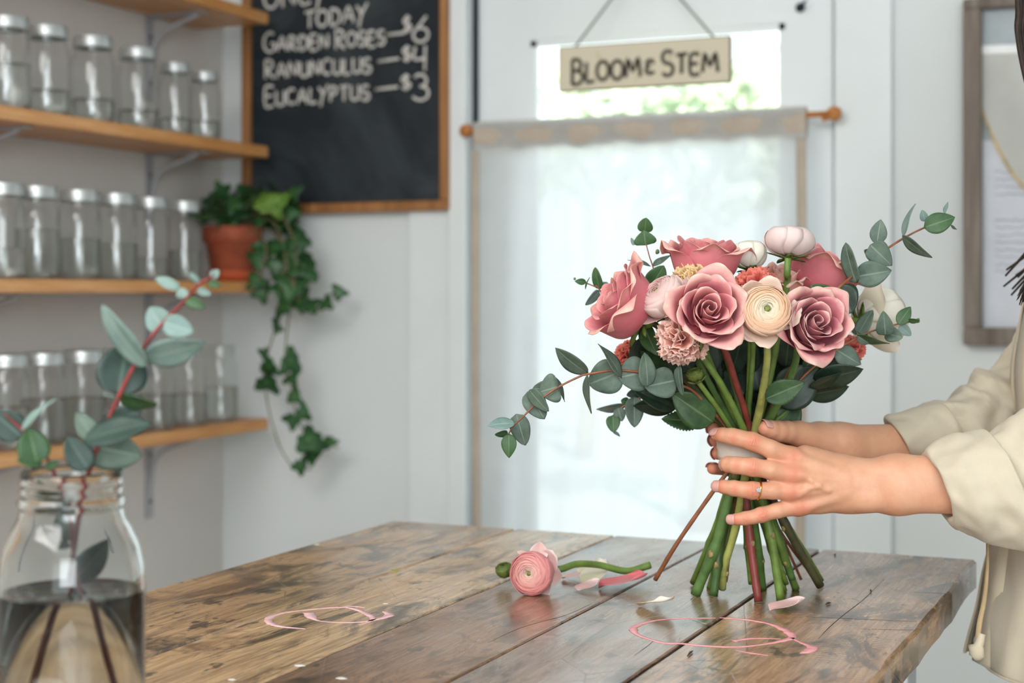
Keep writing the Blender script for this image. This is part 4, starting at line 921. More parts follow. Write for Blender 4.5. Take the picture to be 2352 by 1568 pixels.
mk('stem', tube([bc-V3(-.3, .9, .3)*.008]+P2([(1625, 905, 1.70), (1660, 955, 1.722), (1698, 1020, 1.74), (1730, 1110, 1.748), (1770, 1235, 1.765), (1806, 1340, 1.79)]), [.0028, .003, .0032], 10), M['greenstem'], t_)
# eucalyptus
Za = lambda L: [(1100+q[0]/3.92, 740+q[1]/3.92, 1100+q[2]/3.92, 740+q[3]/3.92, q[4]/3.92)+tuple(q[5:]) for q in L]
Zb = lambda L: [(1300+q[0]/3.92, 460+q[1]/3.92, 1300+q[2]/3.92, 460+q[3]/3.92, q[4]/3.92)+tuple(q[5:]) for q in L]
Zc = lambda L: [(1700+q[0]/3.92, 460+q[1]/3.92, 1700+q[2]/3.92, 460+q[3]/3.92, q[4]/3.92)+tuple(q[5:]) for q in L]
GE = 'eucalyptus sprigs in the bouquet'
sprig('eucalyptus_sprig', 'long eucalyptus sprig arching out to the left of the bouquet', 'eucalyptus', [(1169, 995, 1.67), (1179, 978, 1.67), (1199, 959, 1.67), (1243, 916, 1.67), (1284, 888, 1.67), (1330, 865, 1.67), (1350, 859, 1.67), (1424, 850, 1.67), (1503, 862, 1.675), (1544, 880, 1.69), (1585, 893, 1.70), (1623, 929, 1.715), (1670, 985, 1.735), (1725, 1075, 1.745), (1780, 1200, 1.77), (1862, 1318, 1.81)], [.0009, .0012, .0014, .0016, .0018, .002, .0022], 'twig',
  Za([(980, 465, 680, 245, 150, dict(shape='oval')), (970, 470, 990, 822, 62, dict(shape='lance')), (1285, 440, 985, 560, 320), (1292, 500, 1092, 182, 100, dict(shape='lance', dx=-.012)), (1515, 440, 1255, 500, 320), (1520, 580, 1500, 275, 150, dict(dx=-.01)), (1775, 520, 1498, 580, 280),
      (1790, 395, 1825, 660, 88, dict(dx=-.01)), (728, 575, 540, 630, 270, dict(shape='heart')), (700, 590, 480, 600, 150, dict(dx=.012)), (672, 480, 788, 710, 40, dict(shape='lance')), (452, 608, 622, 805, 130), (440, 620, 590, 868, 210, dict(dx=.01)), (325, 905, 80, 922, 100, dict(shape='oval', m='euc2')), (335, 825, 420, 1112, 185), (268, 1000, 272, 1220, 140, dict(m='euc3', shape='oval')), (262, 995, 145, 1015, 60, dict(m='euc3'))]), GE, 1.67)
sprig('eucalyptus_sprig', 'short drooping eucalyptus sprig below the left carnation', 'eucalyptus', [(1405, 985, 1.80), (1408, 955, 1.80), (1437, 930, 1.80), (1480, 912, 1.80), (1560, 915, 1.79), (1680, 1000, 1.778), (1745, 1110, 1.775), (1800, 1240, 1.80), (1840, 1330, 1.82)], [.0010, .0014, .0018, .002], 'twig',
  Za([(1325, 745, 1060, 798, 80, dict(m='euc2', shape='lance')), (1400, 670, 1400, 942, 175), (1345, 720, 1280, 700, 80, dict(m='euc3')), (1205, 835, 1215, 990, 130, dict(m='euc3')), (1215, 985, 1270, 1024, 30, dict(m='euc2')), (1250, 770, 1290, 890, 110), (1500, 680, 1635, 705, 80), (1645, 690, 1535, 826, 62), (1500, 620, 1330, 655, 110, dict(m='salal'))]), GE, 1.80)
sprig('eucalyptus_sprig', 'upright eucalyptus tip rising left of the top rose', 'eucalyptus', [(1484, 560, 1.75), (1492, 590, 1.75), (1501, 618, 1.75), (1520, 700, 1.75), (1600, 860, 1.755), (1695, 1010, 1.765), (1740, 1110, 1.77), (1776, 1240, 1.79), (1800, 1340, 1.82)], [.0008, .0010, .0014, .0018, .002], 'twig',
  Zb([(718, 405, 700, 272, 205, dict(shape='heart', m='euc3')), (708, 290, 722, 160, 140, dict(m='euc3', dx=.004)), (620, 400, 580, 338, 40, dict(m='euc2')), (765, 590, 560, 525, 34, dict(shape='lance')), (780, 592, 950, 480, 60, dict(shape='lance')), (760, 790, 880, 590, 190, dict(m='euc3')), (860, 540, 900, 510, 30)]), GE, 1.75, buds=[(1510, 578, 5)])
sprig('eucalyptus_sprig', 'small eucalyptus tip with a bud poking out past the left rose', 'eucalyptus', [(1322, 645, 1.77), (1346, 650, 1.77), (1366, 658, 1.77), (1377, 665, 1.77), (1430, 750, 1.77), (1560, 880, 1.77), (1690, 1012, 1.77), (1742, 1110, 1.77), (1790, 1250, 1.795)], [.0008, .0009, .0012, .0018, .002], 'twig',
  Zb([(305, 800, 255, 605, 90, dict(m='euc3')), (320, 790, 382, 740, 80, dict(m='euc2', dx=.008)), (300, 812, 180, 946, 80, dict(m='euc2')), (182, 735, 80, 728, 60, dict(m='euc3', shape='oval')), (172, 800, 208, 690, 14, dict(m='euc3', shape='lance'))]), GE, 1.77, buds=[(1320, 640, 3)])
sprig('eucalyptus_sprig', 'long eucalyptus sprig reaching to the upper right of the bouquet', 'eucalyptus', [(2160, 512, 1.73), (2123, 523, 1.73), (2072, 549, 1.73), (2014, 588, 1.72), (1952, 639, 1.70), (1917, 672, 1.69), (1860, 760, 1.72), (1790, 900, 1.745), (1735, 1010, 1.75), (1690, 1065, 1.745), (1655, 1105, 1.742), (1560, 1240, 1.76), (1505, 1331, 1.785)], [.0009, .0013, .0016, .0018, .0020, .0022, .0024, .0026, .0030, .0032], 'twig',
  Zc([(1655, 245, 1938, 150, 190, dict(m='euc3', shape='oval')), (1665, 190, 1640, 88, 75, dict(m='euc2', dx=.008)), (1462, 322, 1560, 25, 62, dict(m='euc2', shape='lance')), (1455, 320, 1716, 530, 92, dict(m='euc', shape='oval')), (1230, 395, 1266, 170, 155, dict(shape='oval', dx=.006)), (1170, 400, 1370, 590, 215, dict(shape='heart')), (1045, 745, 930, 385, 130, dict(dx=-.012)), (1030, 690, 1366, 630, 240, dict(shape='oval')),
      (850, 800, 1010, 1010, 330, dict(m='salal', dx=.012)), (868, 900, 640, 770, 165, dict(m='euc3', dx=-.01)), (1842, 120, 1866, 10, 30, dict(m='euc2', shape='lance')), (1895, 220, 1950, 266, 24, dict(shape='lance')), (1215, 500, 1120, 450, 90, dict(dx=.02, m='euc3'))]), GE, 1.71)
sprig('eucalyptus_sprig', 'eucalyptus sprig with a bud tip low at the right of the bouquet', 'eucalyptus', [(2108, 737, 1.74), (2062, 744, 1.74), (2001, 761, 1.74), (1968, 776, 1.74), (1917, 807, 1.74), (1850, 860, 1.745), (1790, 930, 1.75), (1738, 1010, 1.752), (1700, 1080, 1.752), (1680, 1230, 1.775), (1668, 1335, 1.80)], [.0008, .0012, .0015, .0018, .002], 'twig',
  Zc([(850, 1335, 1090, 1480, 190, dict(shape='oval')), (1050, 1215, 1342, 1306, 70, dict(shape='lance', m='euc3')), (1065, 1200, 1190, 985, 130), (1310, 1218, 1290, 1000, 160, dict(shape='heart')), (1300, 1190, 1460, 1235, 140), (1422, 1118, 1536, 955, 125, dict(m='euc3', shape='oval')), (1435, 1125, 1540, 1218, 95, dict(m='euc2')), (1060, 1225, 1165, 1290, 90), (1040, 1210, 1000, 1100, 40), (1515, 1085, 1612, 1082, 50, dict(m='euc3'))]), GE, 1.74, buds=[(2108, 736, 5)])
# dark leafy greens filling the underside
def green(lab, leafs, stem, d0, seed):
    P = P2(stem); t_ = thing('greenery_stem', lab, 'greenery', P[-1], 'dark greenery in the bouquet'); mk('stem', tube(P, [.0016, .002, .0024], 8, 6), M['brownstem'], t_)
    rng = np.random.RandomState(seed)
    for k, (bx, by, tx, ty, w, dx) in enumerate(leafs):
        mk('leaf', lpx(bx, by, tx, ty, w, d0+dx, rng.uniform(-.02, .02), flip=1 if k % 2 else -1, serr=.0, seed=seed*9+k, shape='oval'), M['salal' if rng.rand() < .75 else 'roseleaf'], t_, mods=[SOL(.0005)])
def greens(x0, x1, y0, y1, n, seed, ddx=(.0, .07)):
    rng = np.random.RandomState(seed); L = []
    for k in range(n):
        x, y = rng.uniform(x0, x1), rng.uniform(y0, y1); a = math.atan2(y-1010, x-1712)+rng.uniform(-.7, .7); l = rng.uniform(75, 125)
        L.append((x, y, x+math.cos(a)*l, y+math.sin(a)*l, rng.uniform(40, 75), rng.uniform(*ddx)))
    return L
green('dark leaves under the left rose and carnation', greens(1540, 1660, 790, 940, 20, 1)+[(1480, 770, 1500, 880, 90, 0), (1640, 970, 1545, 905, 84, -.03), (1590, 850, 1530, 790, 70, -.02)], [(1520, 800, 1.75), (1610, 910, 1.755), (1696, 1015, 1.768), (1735, 1110, 1.77), (1770, 1250, 1.79)], 1.745, 1)
green('dark leaves in the middle under the peach ranunculus', greens(1640, 1800, 800, 950, 34, 2, (.03, .08))+[(1700, 1000, 1640, 880, 80, .06), (1690, 990, 1680, 880, 70, .07), (1715, 1000, 1730, 880, 80, .075), (1735, 1000, 1765, 890, 70, .06), (1680, 985, 1610, 900, 70, .05), (1705, 995, 1700, 900, 90, .085), (1750, 990, 1800, 900, 70, .06)], [(1720, 790, 1.78), (1716, 900, 1.777), (1716, 1015, 1.778), (1716, 1110, 1.78), (1712, 1260, 1.80)], 1.755, 2)
green('dark leaves under the dusty mauve rose on the right', greens(1780, 1870, 790, 910, 20, 3)+[(1790, 935, 1880, 840, 90, .01), (1860, 890, 1936, 858, 26, 0), (1780, 980, 1835, 915, 80, .03)], [(1890, 820, 1.79), (1810, 920, 1.785), (1732, 1015, 1.775), (1690, 1110, 1.78), (1660, 1280, 1.80)], 1.75, 3)
green('dark leaves between the top rose and the white ranunculus', [(1700, 700, 1745, 615, 80, 0), (1690, 700, 1655, 640, 60, .01), (1740, 700, 1800, 630, 80, .02), (1560, 720, 1500, 640, 80, .0), (1820, 720, 1850, 640, 80, .01), (1600, 740, 1560, 660, 80, .02), (1880, 760, 1960, 740, 80, .02), (1900, 800, 1985, 800, 70, .03), (1780, 760, 1790, 690, 90, .02), (1660, 760, 1640, 690, 90, .02), (1480, 760, 1440, 720, 70, .02)], [(1720, 680, 1.79), (1716, 850, 1.785), (1714, 1015, 1.78), (1714, 1110, 1.783), (1730, 1270, 1.80)], 1.775, 4)
# ribbon binding
bcx = W2(1708, 1028, 1.750); rr_ = np.random.RandomState(2)
rings = []
for j, (dz, r) in enumerate([(-.0150, .0262), (-.0145, .0285), (-.008, .0296), (-.004, .0288), (-.001, .0297), (.004, .0290), (.008, .0298), (.0130, .0288), (.0135, .0262)]):
    a = np.arange(48)*2*math.pi/48; q = r*(1+.03*np.sin(a*3+j*.7)+.015*np.sin(a*11+j))
    rings.append(np.stack([bcx[0]+q*np.cos(a), bcx[1]+q*np.sin(a), bcx[2]+dz+.0015*np.sin(a*2+1)], 1))
M['ribbon'] = clothmat('cream_binding_tape', (212, 198, 184), 0, 0, 2200, .08, .7)
mk('binding_tape', loft(rings), M['ribbon'], mods=[SOL(.0012)], label='cream tape binding the bouquet stems between the fingers', cat='tape')
# ------------------------------------------------------------------ loose flower and petals on the table
hd = W2(1222, 1316, 1.775)
t_ = ranunculus('fallen salmon pink ranunculus lying on the table with its stem', hd, V3(-.38, .10, .90), .0255, 'salmon', 'pinkwhite', 31, [W2(1290, 1306, 1.815), W2(1325, 1295, 1.83), W2(1375, 1297, 1.845), W2(1440, 1311, 1.855), W2(1494, 1297, 1.86)], [.0040, .0042, .0040, .0044], spin=1, grp='ranunculus on the table', nskirt=2, flat=.95)
mk('petal', lpx(1236, 1292, 1240, 1240, 44, 1.78, .012, fold=.25, curl=.3), M['pinkwhite'], t_, mods=PET)
mk('petal', lpx(1250, 1322, 1293, 1322, 50, 1.785, .012, fold=.2), M['pinkwhite'], t_, mods=PET)
mk('petal', lpx(1218, 1278, 1188, 1265, 14, 1.79, .0), M['pinkwhite'], t_, mods=PET)
bq = W2(1158, 1307, 1.835)
t_ = thing('ranunculus_bud', 'closed green bud lying behind the fallen ranunculus', 'flower bud', bq-np.array([0, 0, .0105]), 'buds')
mk('bud', tow(ran_parts(.0105, 5, 5, 1.0, nskirt=0)[0], bq, V3(-.2, .9, .3)), M['sepal'], t_, mods=[SOL(.0005)])
mk('stem', tube([bq-V3(-.2, .3, .3)*.008, W2(1180, 1318, 1.85), W2(1215, 1316, 1.86)], .0022, 8), M['greenstem'], t_)
def lpetal(lab, x0, y0, x1, y1, wid, mn, curl=.3, fold=.3, seed=0, lift=.004, up=True):
    a = PZ(x0, y0, TABZ); b = PZ(x1, y1, TABZ); L = max(np.linalg.norm(b-a), wid*.9)*1.25; wid *= 1.5; an = math.atan2(b[1]-a[1], b[0]-a[0])
    V, F, T = petal(an, .0012, [(0, 62), (.4, 88-20*curl), (.75, 96-40*curl), (1, 56-60*fold)], L, wid*.62, spiral=.02, rnd=.18, rip=.05, seed=seed+70, edge=-40*fold, point=.04, nu=15, nv=15)
    V = V+a; V[:, 2] += TABZ+.0010-V[:, 2].min()
    mk('fallen_petal', (V, F, T), M[mn], mods=[SOL(.0005), SUB(1)], label=lab, cat='petal', group='loose petals on the table')
M['loosepink'] = petalmat('loose_pink_petal', [(0, (226, 110, 120)), (1, (236, 138, 142))], .5, .25)
lpetal('bright pink petal curled on the table right of the fallen ranunculus', 1374, 1352, 1466, 1352, .034, 'loosepink', .35, .4, 1)
lpetal('pale blush petal beside the fallen ranunculus', 1292, 1330, 1346, 1334, .022, 'pinkwhite', .2, .3, 2)
lpetal('pale cream petal behind the bright pink petal', 1350, 1346, 1378, 1326, .022, 'white_ran', .3, .3, 3, .010)
lpetal('small pale petal in front of the bright pink petal', 1328, 1358, 1366, 1352, .018, 'pinkwhite', .4, .4, 4)
lpetal('faint white petal under the stem of the fallen ranunculus', 1334, 1318, 1364, 1312, .018, 'white_ran', .2, .2, 5)
lpetal('cream petal lying left of the bouquet stems', 1470, 1392, 1533, 1408, .020, 'white_ran', .4, .4, 6, .003)
lpetal('pale pink petal lying in front of the bouquet stems', 1768, 1404, 1832, 1402, .026, 'pinkwhite', .45, .35, 7, .004)
# ------------------------------------------------------------------ big glass jar in the foreground
jd = 1.145; jc = W2(165, HY, jd); jc[2] = TABZ; JR = .0529; JH = .2145
J = thing('glass_jar', 'large clear glass jar half full of water, closest to the camera, holding eucalyptus', 'glass jar', jc)
NR = .0372
op = [(.0003, .0005), (.040, .0005), (.047, .002), (.0515, .008), (JR, .018), (JR, .130), (.0518, .145), (.0485, .160), (.0435, .171), (.0395, .178), (.0378, .182), (.0372, .186), (.0372, .188), (.0392, .190), (.0392, .193), (.0366, .195), (.0368, .199), (.0378, .2005), (.0368, .202), (.0368, .206), (.0378, .2075), (.0368, .209), (.0366, .213)]
ip = [(.0352, JH), (.0342, .212), (.0342, .192), (.0345, .184), (.037, .1765), (.041, .169), (.0462, .158), (.0494, .144), (.0504, .130), (.0504, .018), (.0485, .010), (.044, .006), (.0003, .006)]
m, t, out = newmat('clear_glass'); g_ = N(t, 'BsdfGlass'); g_.inputs['IOR'].default_value = 1.45; g_.inputs['Roughness'].default_value = .0; g_.inputs[0].default_value = (.985, .995, .99, 1)
t.links.new(g_.outputs[0], out.inputs[0]); M['glass'] = m
mk('jar_body', fixn(lathe([(r, z) for r, z in op]+ip, 64, jc)), M['glass'], J)
m, t, out = newmat('clear_water'); g_ = N(t, 'BsdfGlass'); g_.inputs['IOR'].default_value = 1.33; g_.inputs['Roughness'].default_value = .0; g_.inputs[0].default_value = (.98, .99, .985, 1)
t.links.new(g_.outputs[0], out.inputs[0]); M['water'] = m
WL = .126
mk('water', fixn(lathe([(.0003, .0052), (.0442, .0054), (.0490, .0096), (.0509, .018), (.0509, WL), (.0480, WL-.0008), (.0003, WL-.001)], 64, jc)), M['water'], J)
Zj = lambda L: [(q[0]/3.136, 600+q[1]/3.136, q[2]/3.136, 600+q[3]/3.136, q[4]/3.136)+tuple(q[5:]) for q in L]
Zk = lambda L: [(q[0]/2.97, 1040+q[1]/2.97, q[2]/2.97, 1040+q[3]/2.97, q[4]/2.97)+tuple(q[5:]) for q in L]
def jb(dx, dy, z): return jc+Rv*dx+Fv*dy+np.array([0, 0, z])
M['eucd'] = leafmat('eucalyptus_dark_leaf', (34, 52, 46), (58, 80, 71), (84, 106, 94), .45, .10, 40)
M['jstem'] = simple('crimson_stem', (134, 46, 44), .5, .15, 60)
def jsprig(lab, pts, leaves, d, cuts):
    t_ = thing('eucalyptus_sprig', lab, 'eucalyptus', pts[0], 'eucalyptus in the foreground jar')
    mk('stem', tube(pts, [.0024, .0022, .0021, .0018, .0016, .0014, .0011, .0007], 10, 7, rag=.08), M['jstem'], t_)
    mk('cut_end', tube([pts[0]-(pts[1]-pts[0])*.01, pts[0]+(pts[1]-pts[0])*.14], [.0026, .0026], 10, 2), M['greenstem'], t_)
    for k, L in enumerate(leaves):
        kw = dict(L[5]) if len(L) > 5 else {}; mm = kw.pop('m', 'euc'); dx = kw.pop('dx', .006*(-1)**k)
        mk('leaf', lpx(*L[:5], d+dx, kw.pop('dd', 0), flip=(-1)**k, shape=kw.pop('shape', 'round'), seed=k+7, **kw), M[mm], t_, mods=[SOL(.0007)])
jsprig('tall eucalyptus sprig in the foreground jar rising to the upper right', [jb(-.030, .004, .014), jb(-.016, .0, .075), jb(-.002, .0, .120), jb(.000, .0, .145)]+P2([(190, 1140, 1.145), (222, 1030, 1.145), (268, 920, 1.145), (330, 800, 1.145), (372, 745, 1.145), (425, 690, 1.14), (455, 655, 1.135), (492, 632, 1.13)]),
  Zj([(850, 965, 915, 590, 370, dict(dd=.012, m='eucd')), (1062, 760, 708, 335, 130, dict(m='euc2', shape='oval', dx=-.012)), (1030, 695, 1482, 600, 200, dict(m='euc2', shape='oval', dx=-.008)), (1185, 500, 1075, 330, 190, dict(m='euc2', dx=.004)), (1180, 440, 1392, 510, 170, dict(m='euc2', dx=-.004)), (1335, 280, 1478, 330, 85, dict(m='euc3')),
      (1290, 200, 1122, 112, 80, dict(m='euc2')), (1325, 265, 1300, 190, 90, dict(m='euc2')), (1420, 205, 1520, 240, 60, dict(m='euc2')), (1440, 150, 1360, 85, 45, dict(m='euc2')), (1500, 160, 1590, 172, 62, dict(m='euc3')), (1520, 120, 1575, 62, 70, dict(m='euc2')), (852, 985, 1135, 1045, 95, dict(m='euc3')), (845, 988, 735, 958, 18, dict(m='euc2')),
      (740, 1165, 1005, 1080, 160, dict(dx=.014, m='eucd')), (600, 1290, 1085, 1145, 190, dict(m='eucd', shape='oval', dx=-.02)), (640, 1330, 1020, 1400, 300, dict(m='euc', dx=.012)), (690, 1290, 545, 1088, 150, dict(m='euc', shape='oval'))]), 1.145, 1)
jsprig('eucalyptus sprig in the foreground jar leaning to the left', [jb(.040, -.004, .012), jb(.024, -.002, .062), jb(.010, .002, .110), jb(.001, .006, .140)]+P2([(160, 1190, 1.15), (130, 1100, 1.15), (95, 1030, 1.15), (55, 990, 1.15), (10, 950, 1.15)]),
  Zj([(640, 1500, 480, 1262, 200, dict(m='eucd', dx=-.012)), (270, 1455, 205, 1205, 235, dict(m='euc3', dx=-.014)), (160, 1265, -60, 1080, 230, dict(m='eucd')), (150, 1215, 392, 975, 62, dict(m='euc2', shape='lance')), (300, 1470, 125, 1420, 70, dict(m='euc3', dx=.02)), (330, 1490, 420, 1440, 60, dict(m='euc3', dx=-.012))])
 +Zk([(475, 895, 745, 600, 190, dict(m='euc', shape='oval', dx=.010)), (480, 640, 270, 530, 70, dict(m='euc3', shape='oval')), (450, 610, 420, 370, 140, dict(m='euc', dx=.006)), (520, 350, 215, 312, 100, dict(m='euc3'))]), 1.148, 2)
# ------------------------------------------------------------------ the florist: signed distance body
class SDF:
    def __init__(s, lo, hi, h):
        s.lo = np.array(lo, float); s.h = h; s.n = np.ceil((np.array(hi)-s.lo)/h).astype(int)+1
        s.ax = [s.lo[k]+np.arange(s.n[k])*h for k in range(3)]
    def new(s): return np.full(s.n, .2, np.float32)
    def block(s, lo, hi):
        a = np.clip(np.floor((lo-s.lo)/s.h).astype(int), 0, s.n-1); b = np.clip(np.ceil((hi-s.lo)/s.h).astype(int)+1, 1, s.n)
        sl = tuple(slice(a[k], b[k]) for k in range(3))
        X, Y, Z = np.meshgrid(s.ax[0][sl[0]], s.ax[1][sl[1]], s.ax[2][sl[2]], indexing='ij')
        return sl, np.stack([X, Y, Z], -1).astype(np.float32)
    def cap(s, D, a, b, ra, rb, k, sq=None, m=.016):
        a, b = np.asarray(a, float), np.asarray(b, float); R = max(ra, rb)+m
        sl, P = s.block(np.minimum(a, b)-R, np.maximum(a, b)+R)
        if P.size == 0: return
        ab = b-a; L2 = ab@ab+1e-12
        t = np.clip(((P-a)@ab)/L2, 0, 1)[..., None]; q = P-(a+t*ab)
        if sq is not None:
            ax_, f = sq; c = q@ax_; q = q+(c*(f-1))[..., None]*ax_
        d = np.linalg.norm(q, axis=-1)-(ra+(rb-ra)*t[..., 0])
        if sq is not None and sq[1] > 1: d = d/ (1+.35*(sq[1]-1))
        smin(D, sl, d, k)
    def chain(s, D, pts, k, sq=None):
        for p, q in zip(pts[:-1], pts[1:]): s.cap(D, p[0], q[0], p[1], q[1], k, sq)
def smin(D, sl, d, k):
    A = D[sl]; h = np.clip(.5+.5*(d-A)/k, 0, 1) if k > 0 else None
    D[sl] = (d*(1-h)+A*h-k*h*(1-h)) if k > 0 else np.minimum(A, d)
def nets(D, g):
    """surface nets"""
    I = D < 0; n = np.array(D.shape)
    c = np.zeros(n-1, int)
    for dx in (0, 1):
        for dy in (0, 1):
            for dz in (0, 1): c += I[dx:n[0]-1+dx, dy:n[1]-1+dy, dz:n[2]-1+dz]
    act = (c > 0) & (c < 8); idx = -np.ones(n-1, int); cells = np.argwhere(act); idx[act] = np.arange(len(cells))
    S = np.zeros((len(cells), 3)); W = np.zeros(len(cells)); co = [(x, y, z) for x in (0, 1) for y in (0, 1) for z in (0, 1)]
    for i in range(8):
        for j in range(i+1, 8):
            if sum(abs(co[i][k]-co[j][k]) for k in range(3)) != 1: continue
            a = cells+co[i]; b = cells+co[j]; da = D[a[:, 0], a[:, 1], a[:, 2]]; db = D[b[:, 0], b[:, 1], b[:, 2]]
            m_ = (da < 0) != (db < 0); t = np.where(m_, da/np.where(m_, da-db, 1), 0)
            S += np.where(m_[:, None], np.array(co[i])+t[:, None]*(np.array(co[j])-np.array(co[i])), 0); W += m_
    V = g.lo+(cells+S/W[:, None])*g.h; F = []
    for ax in range(3):
        u, v = (ax+1) % 3, (ax+2) % 3
        sl0 = [slice(None)]*3; sl1 = [slice(None)]*3; sl0[ax] = slice(0, -1); sl1[ax] = slice(1, None)
        e0 = I[tuple(sl0)]; e1 = I[tuple(sl1)]; E = np.argwhere(e0 != e1)
        E = E[(E[:, u] > 0) & (E[:, v] > 0) & (E[:, u] < n[u]-1) & (E[:, v] < n[v]-1)]
        du = np.eye(3, dtype=int)[u]; dv = np.eye(3, dtype=int)[v]
        q = [idx[tuple((E-a*du-b*dv).T)] for a, b in ((1, 1), (0, 1), (0, 0), (1, 0))]; q = np.stack(q, 1)
        fl = e0[tuple(E.T)]; q[~fl] = q[~fl][:, ::-1]; F.append(q)
    F = np.vstack(F); return V, F[(F >= 0).all(1)]
def smooth_mesh(V, F, it=2, lam=.5):
    E = np.vstack([F[:, [0, 1]], F[:, [1, 2]], F[:, [2, 3]], F[:, [3, 0]]])
    for _ in range(it):
        S = np.zeros_like(V); C = np.zeros(len(V))
        for k in range(3): S[:, k] = np.bincount(E[:, 0], V[E[:, 1], k], len(V))+np.bincount(E[:, 1], V[E[:, 0], k], len(V))
        C = np.bincount(E[:, 0], minlength=len(V))+np.bincount(E[:, 1], minlength=len(V)); V = V+lam*(S/C[:, None]-V)
    return V
Q = lambda x, y, d, r: (W2(x, y, d), r)
def wrinkles(g, D, P, axis, dors, depth=.00035, per=.0024, rad=.0075, spread=.0045):
    sl, X = g.block(P-.016, P+.016)
    q = X-P; s_ = q@axis; up = np.clip((q@dors)/.006, 0, 1); rr = np.linalg.norm(q, axis=-1)
    D[sl] += depth*np.cos(2*math.pi*s_/per)*np.exp(-(s_/spread)**2)*up*np.exp(-(np.maximum(0, rr-.009)/.004)**2)
H_ = .00105
# ---- her left hand (near the camera): back of the hand towards us
L_idx = [Q(1815, 1050, 1.711, .0112), Q(1770, 1031, 1.704, .0100), Q(1727, 1013, 1.703, .0101), Q(1700, 1006, 1.704, .0088), Q(1682, 1002, 1.707, .0090), Q(1660, 999, 1.714, .0080), Q(1647, 998, 1.720, .0070)]
L_mid = [Q(1818, 1088, 1.703, .0112), Q(1770, 1079, 1.698, .0098), Q(1728, 1072, 1.697, .0101), Q(1708, 1070, 1.699, .0090), Q(1690, 1068, 1.704, .0092), Q(1673, 1066, 1.712, .0086), Q(1668, 1066, 1.722, .0074)]
L_rng = [Q(1815, 1126, 1.705, .0108), Q(1773, 1126, 1.700, .0093), Q(1727, 1126, 1.698, .0095), Q(1706, 1124, 1.700, .0083), Q(1686, 1121, 1.703, .0084), Q(1664, 1118, 1.709, .0074), Q(1652, 1117, 1.714, .0064)]
L_pky = [Q(1835, 1161, 1.711, .0102), Q(1785, 1172, 1.705, .0084), Q(1748, 1182, 1.702, .0083), Q(1730, 1187, 1.702, .0072), Q(1712, 1190, 1.703, .0072), Q(1695, 1192, 1.705, .0062), Q(1684, 1192, 1.708, .0056)]
L_thb = [Q(1925, 1078, 1.738, .0165), Q(1868, 1056, 1.752, .0140), Q(1822, 1050, 1.772, .0108), Q(1790, 1056, 1.790, .0095), Q(1775, 1062, 1.795, .0080)]
pts = np.array([p for f in (L_idx, L_mid, L_rng, L_pky, L_thb) for p, _ in f]+[W2(2240, 1060, 1.70), W2(2240, 1170, 1.70), W2(1960, 1130, 1.72)])
g = SDF(pts.min(0)-.032, pts.max(0)+.034, H_); D = g.new(); TC = -Fv
for mc, e0, r0, r1 in ((L_idx[0], (1950, 1092, 1.722), .0118, .0170), (L_mid[0], (1955, 1105, 1.718), .0118, .0175), (L_rng[0], (1957, 1120, 1.718), .0116, .0175), (L_pky[0], (1957, 1138, 1.722), .0108, .0165)):
    g.cap(D, mc[0]+Fv*.002, W2(*e0), r0, r1, .011)
g.cap(D, W2(1880, 1085, 1.727), W2(1880, 1140, 1.727), .0155, .0150, .012)
g.cap(D, W2(1850, 1040, 1.722), W2(1930, 1070, 1.730), .0085, .0125, .010)
for a, b, r in (((1950, 1098, 1.722), (2240, 1087, 1.695), (.0200, .0230)), ((1950, 1133, 1.722), (2240, 1134, 1.695), (.0192, .0222))):
    m0 = W2(*(np.array(a)*.62+np.array(b)*.38)); g.cap(D, W2(*a), m0, r[0], r[0]*.35+r[1]*.65, .014); g.cap(D, m0, W2(*b), r[0]*.35+r[1]*.65, r[1], .014)
g.cap(D, W2(1990, 1150, 1.706), W2(1996, 1150, 1.706), .0095, .0095, .012)      # wrist bone
for f, k in ((L_idx, .006), (L_mid, .006), (L_rng, .006), (L_pky, .006)):
    T = g.new(); g.chain(T, f, .003); smin(D, tuple(slice(None) for _ in range(3)), T, .0045)
T = g.new(); g.chain(T, L_thb, .004); smin(D, tuple(slice(None) for _ in range(3)), T, .007)
for f in (L_idx, L_mid, L_rng, L_pky):                                       # knuckles and tendons
    g.cap(D, f[0][0]-Fv*.0035, f[0][0]-Fv*.003+Rv*.004, .0078, .0070, .008)
    g.cap(D, f[0][0]-Fv*.0085+Rv*.010, W2(1945, 1112+(np.dot(f[0][0]-CAM, -Uv)*FPX/1.71+HY-1105)*.35, 1.702), .0018, .0010, .010)
for pl_ in ([(1838, 1138, 1.690), (1860, 1122, 1.688), (1880, 1118, 1.688), (1905, 1128, 1.690)], [(1850, 1090, 1.689), (1866, 1106, 1.688), (1885, 1115, 1.688)]):
    for a, b in zip(pl_[:-1], pl_[1:]): g.cap(D, W2(*a)+Fv*.0055, W2(*b)+Fv*.0055, .0011, .0011, .005)
for f in (L_idx, L_mid, L_rng, L_pky):
    ax_ = nrm(f[3][0]-f[1][0]); wrinkles(g, D, f[2][0], ax_, TC, .0008); ax_ = nrm(f[5][0]-f[3][0]); wrinkles(g, D, f[4][0], ax_, TC, .0005, .0019, spread=.003)
VL, FL = nets(D, g); VL = smooth_mesh(VL, FL, 2, .45)
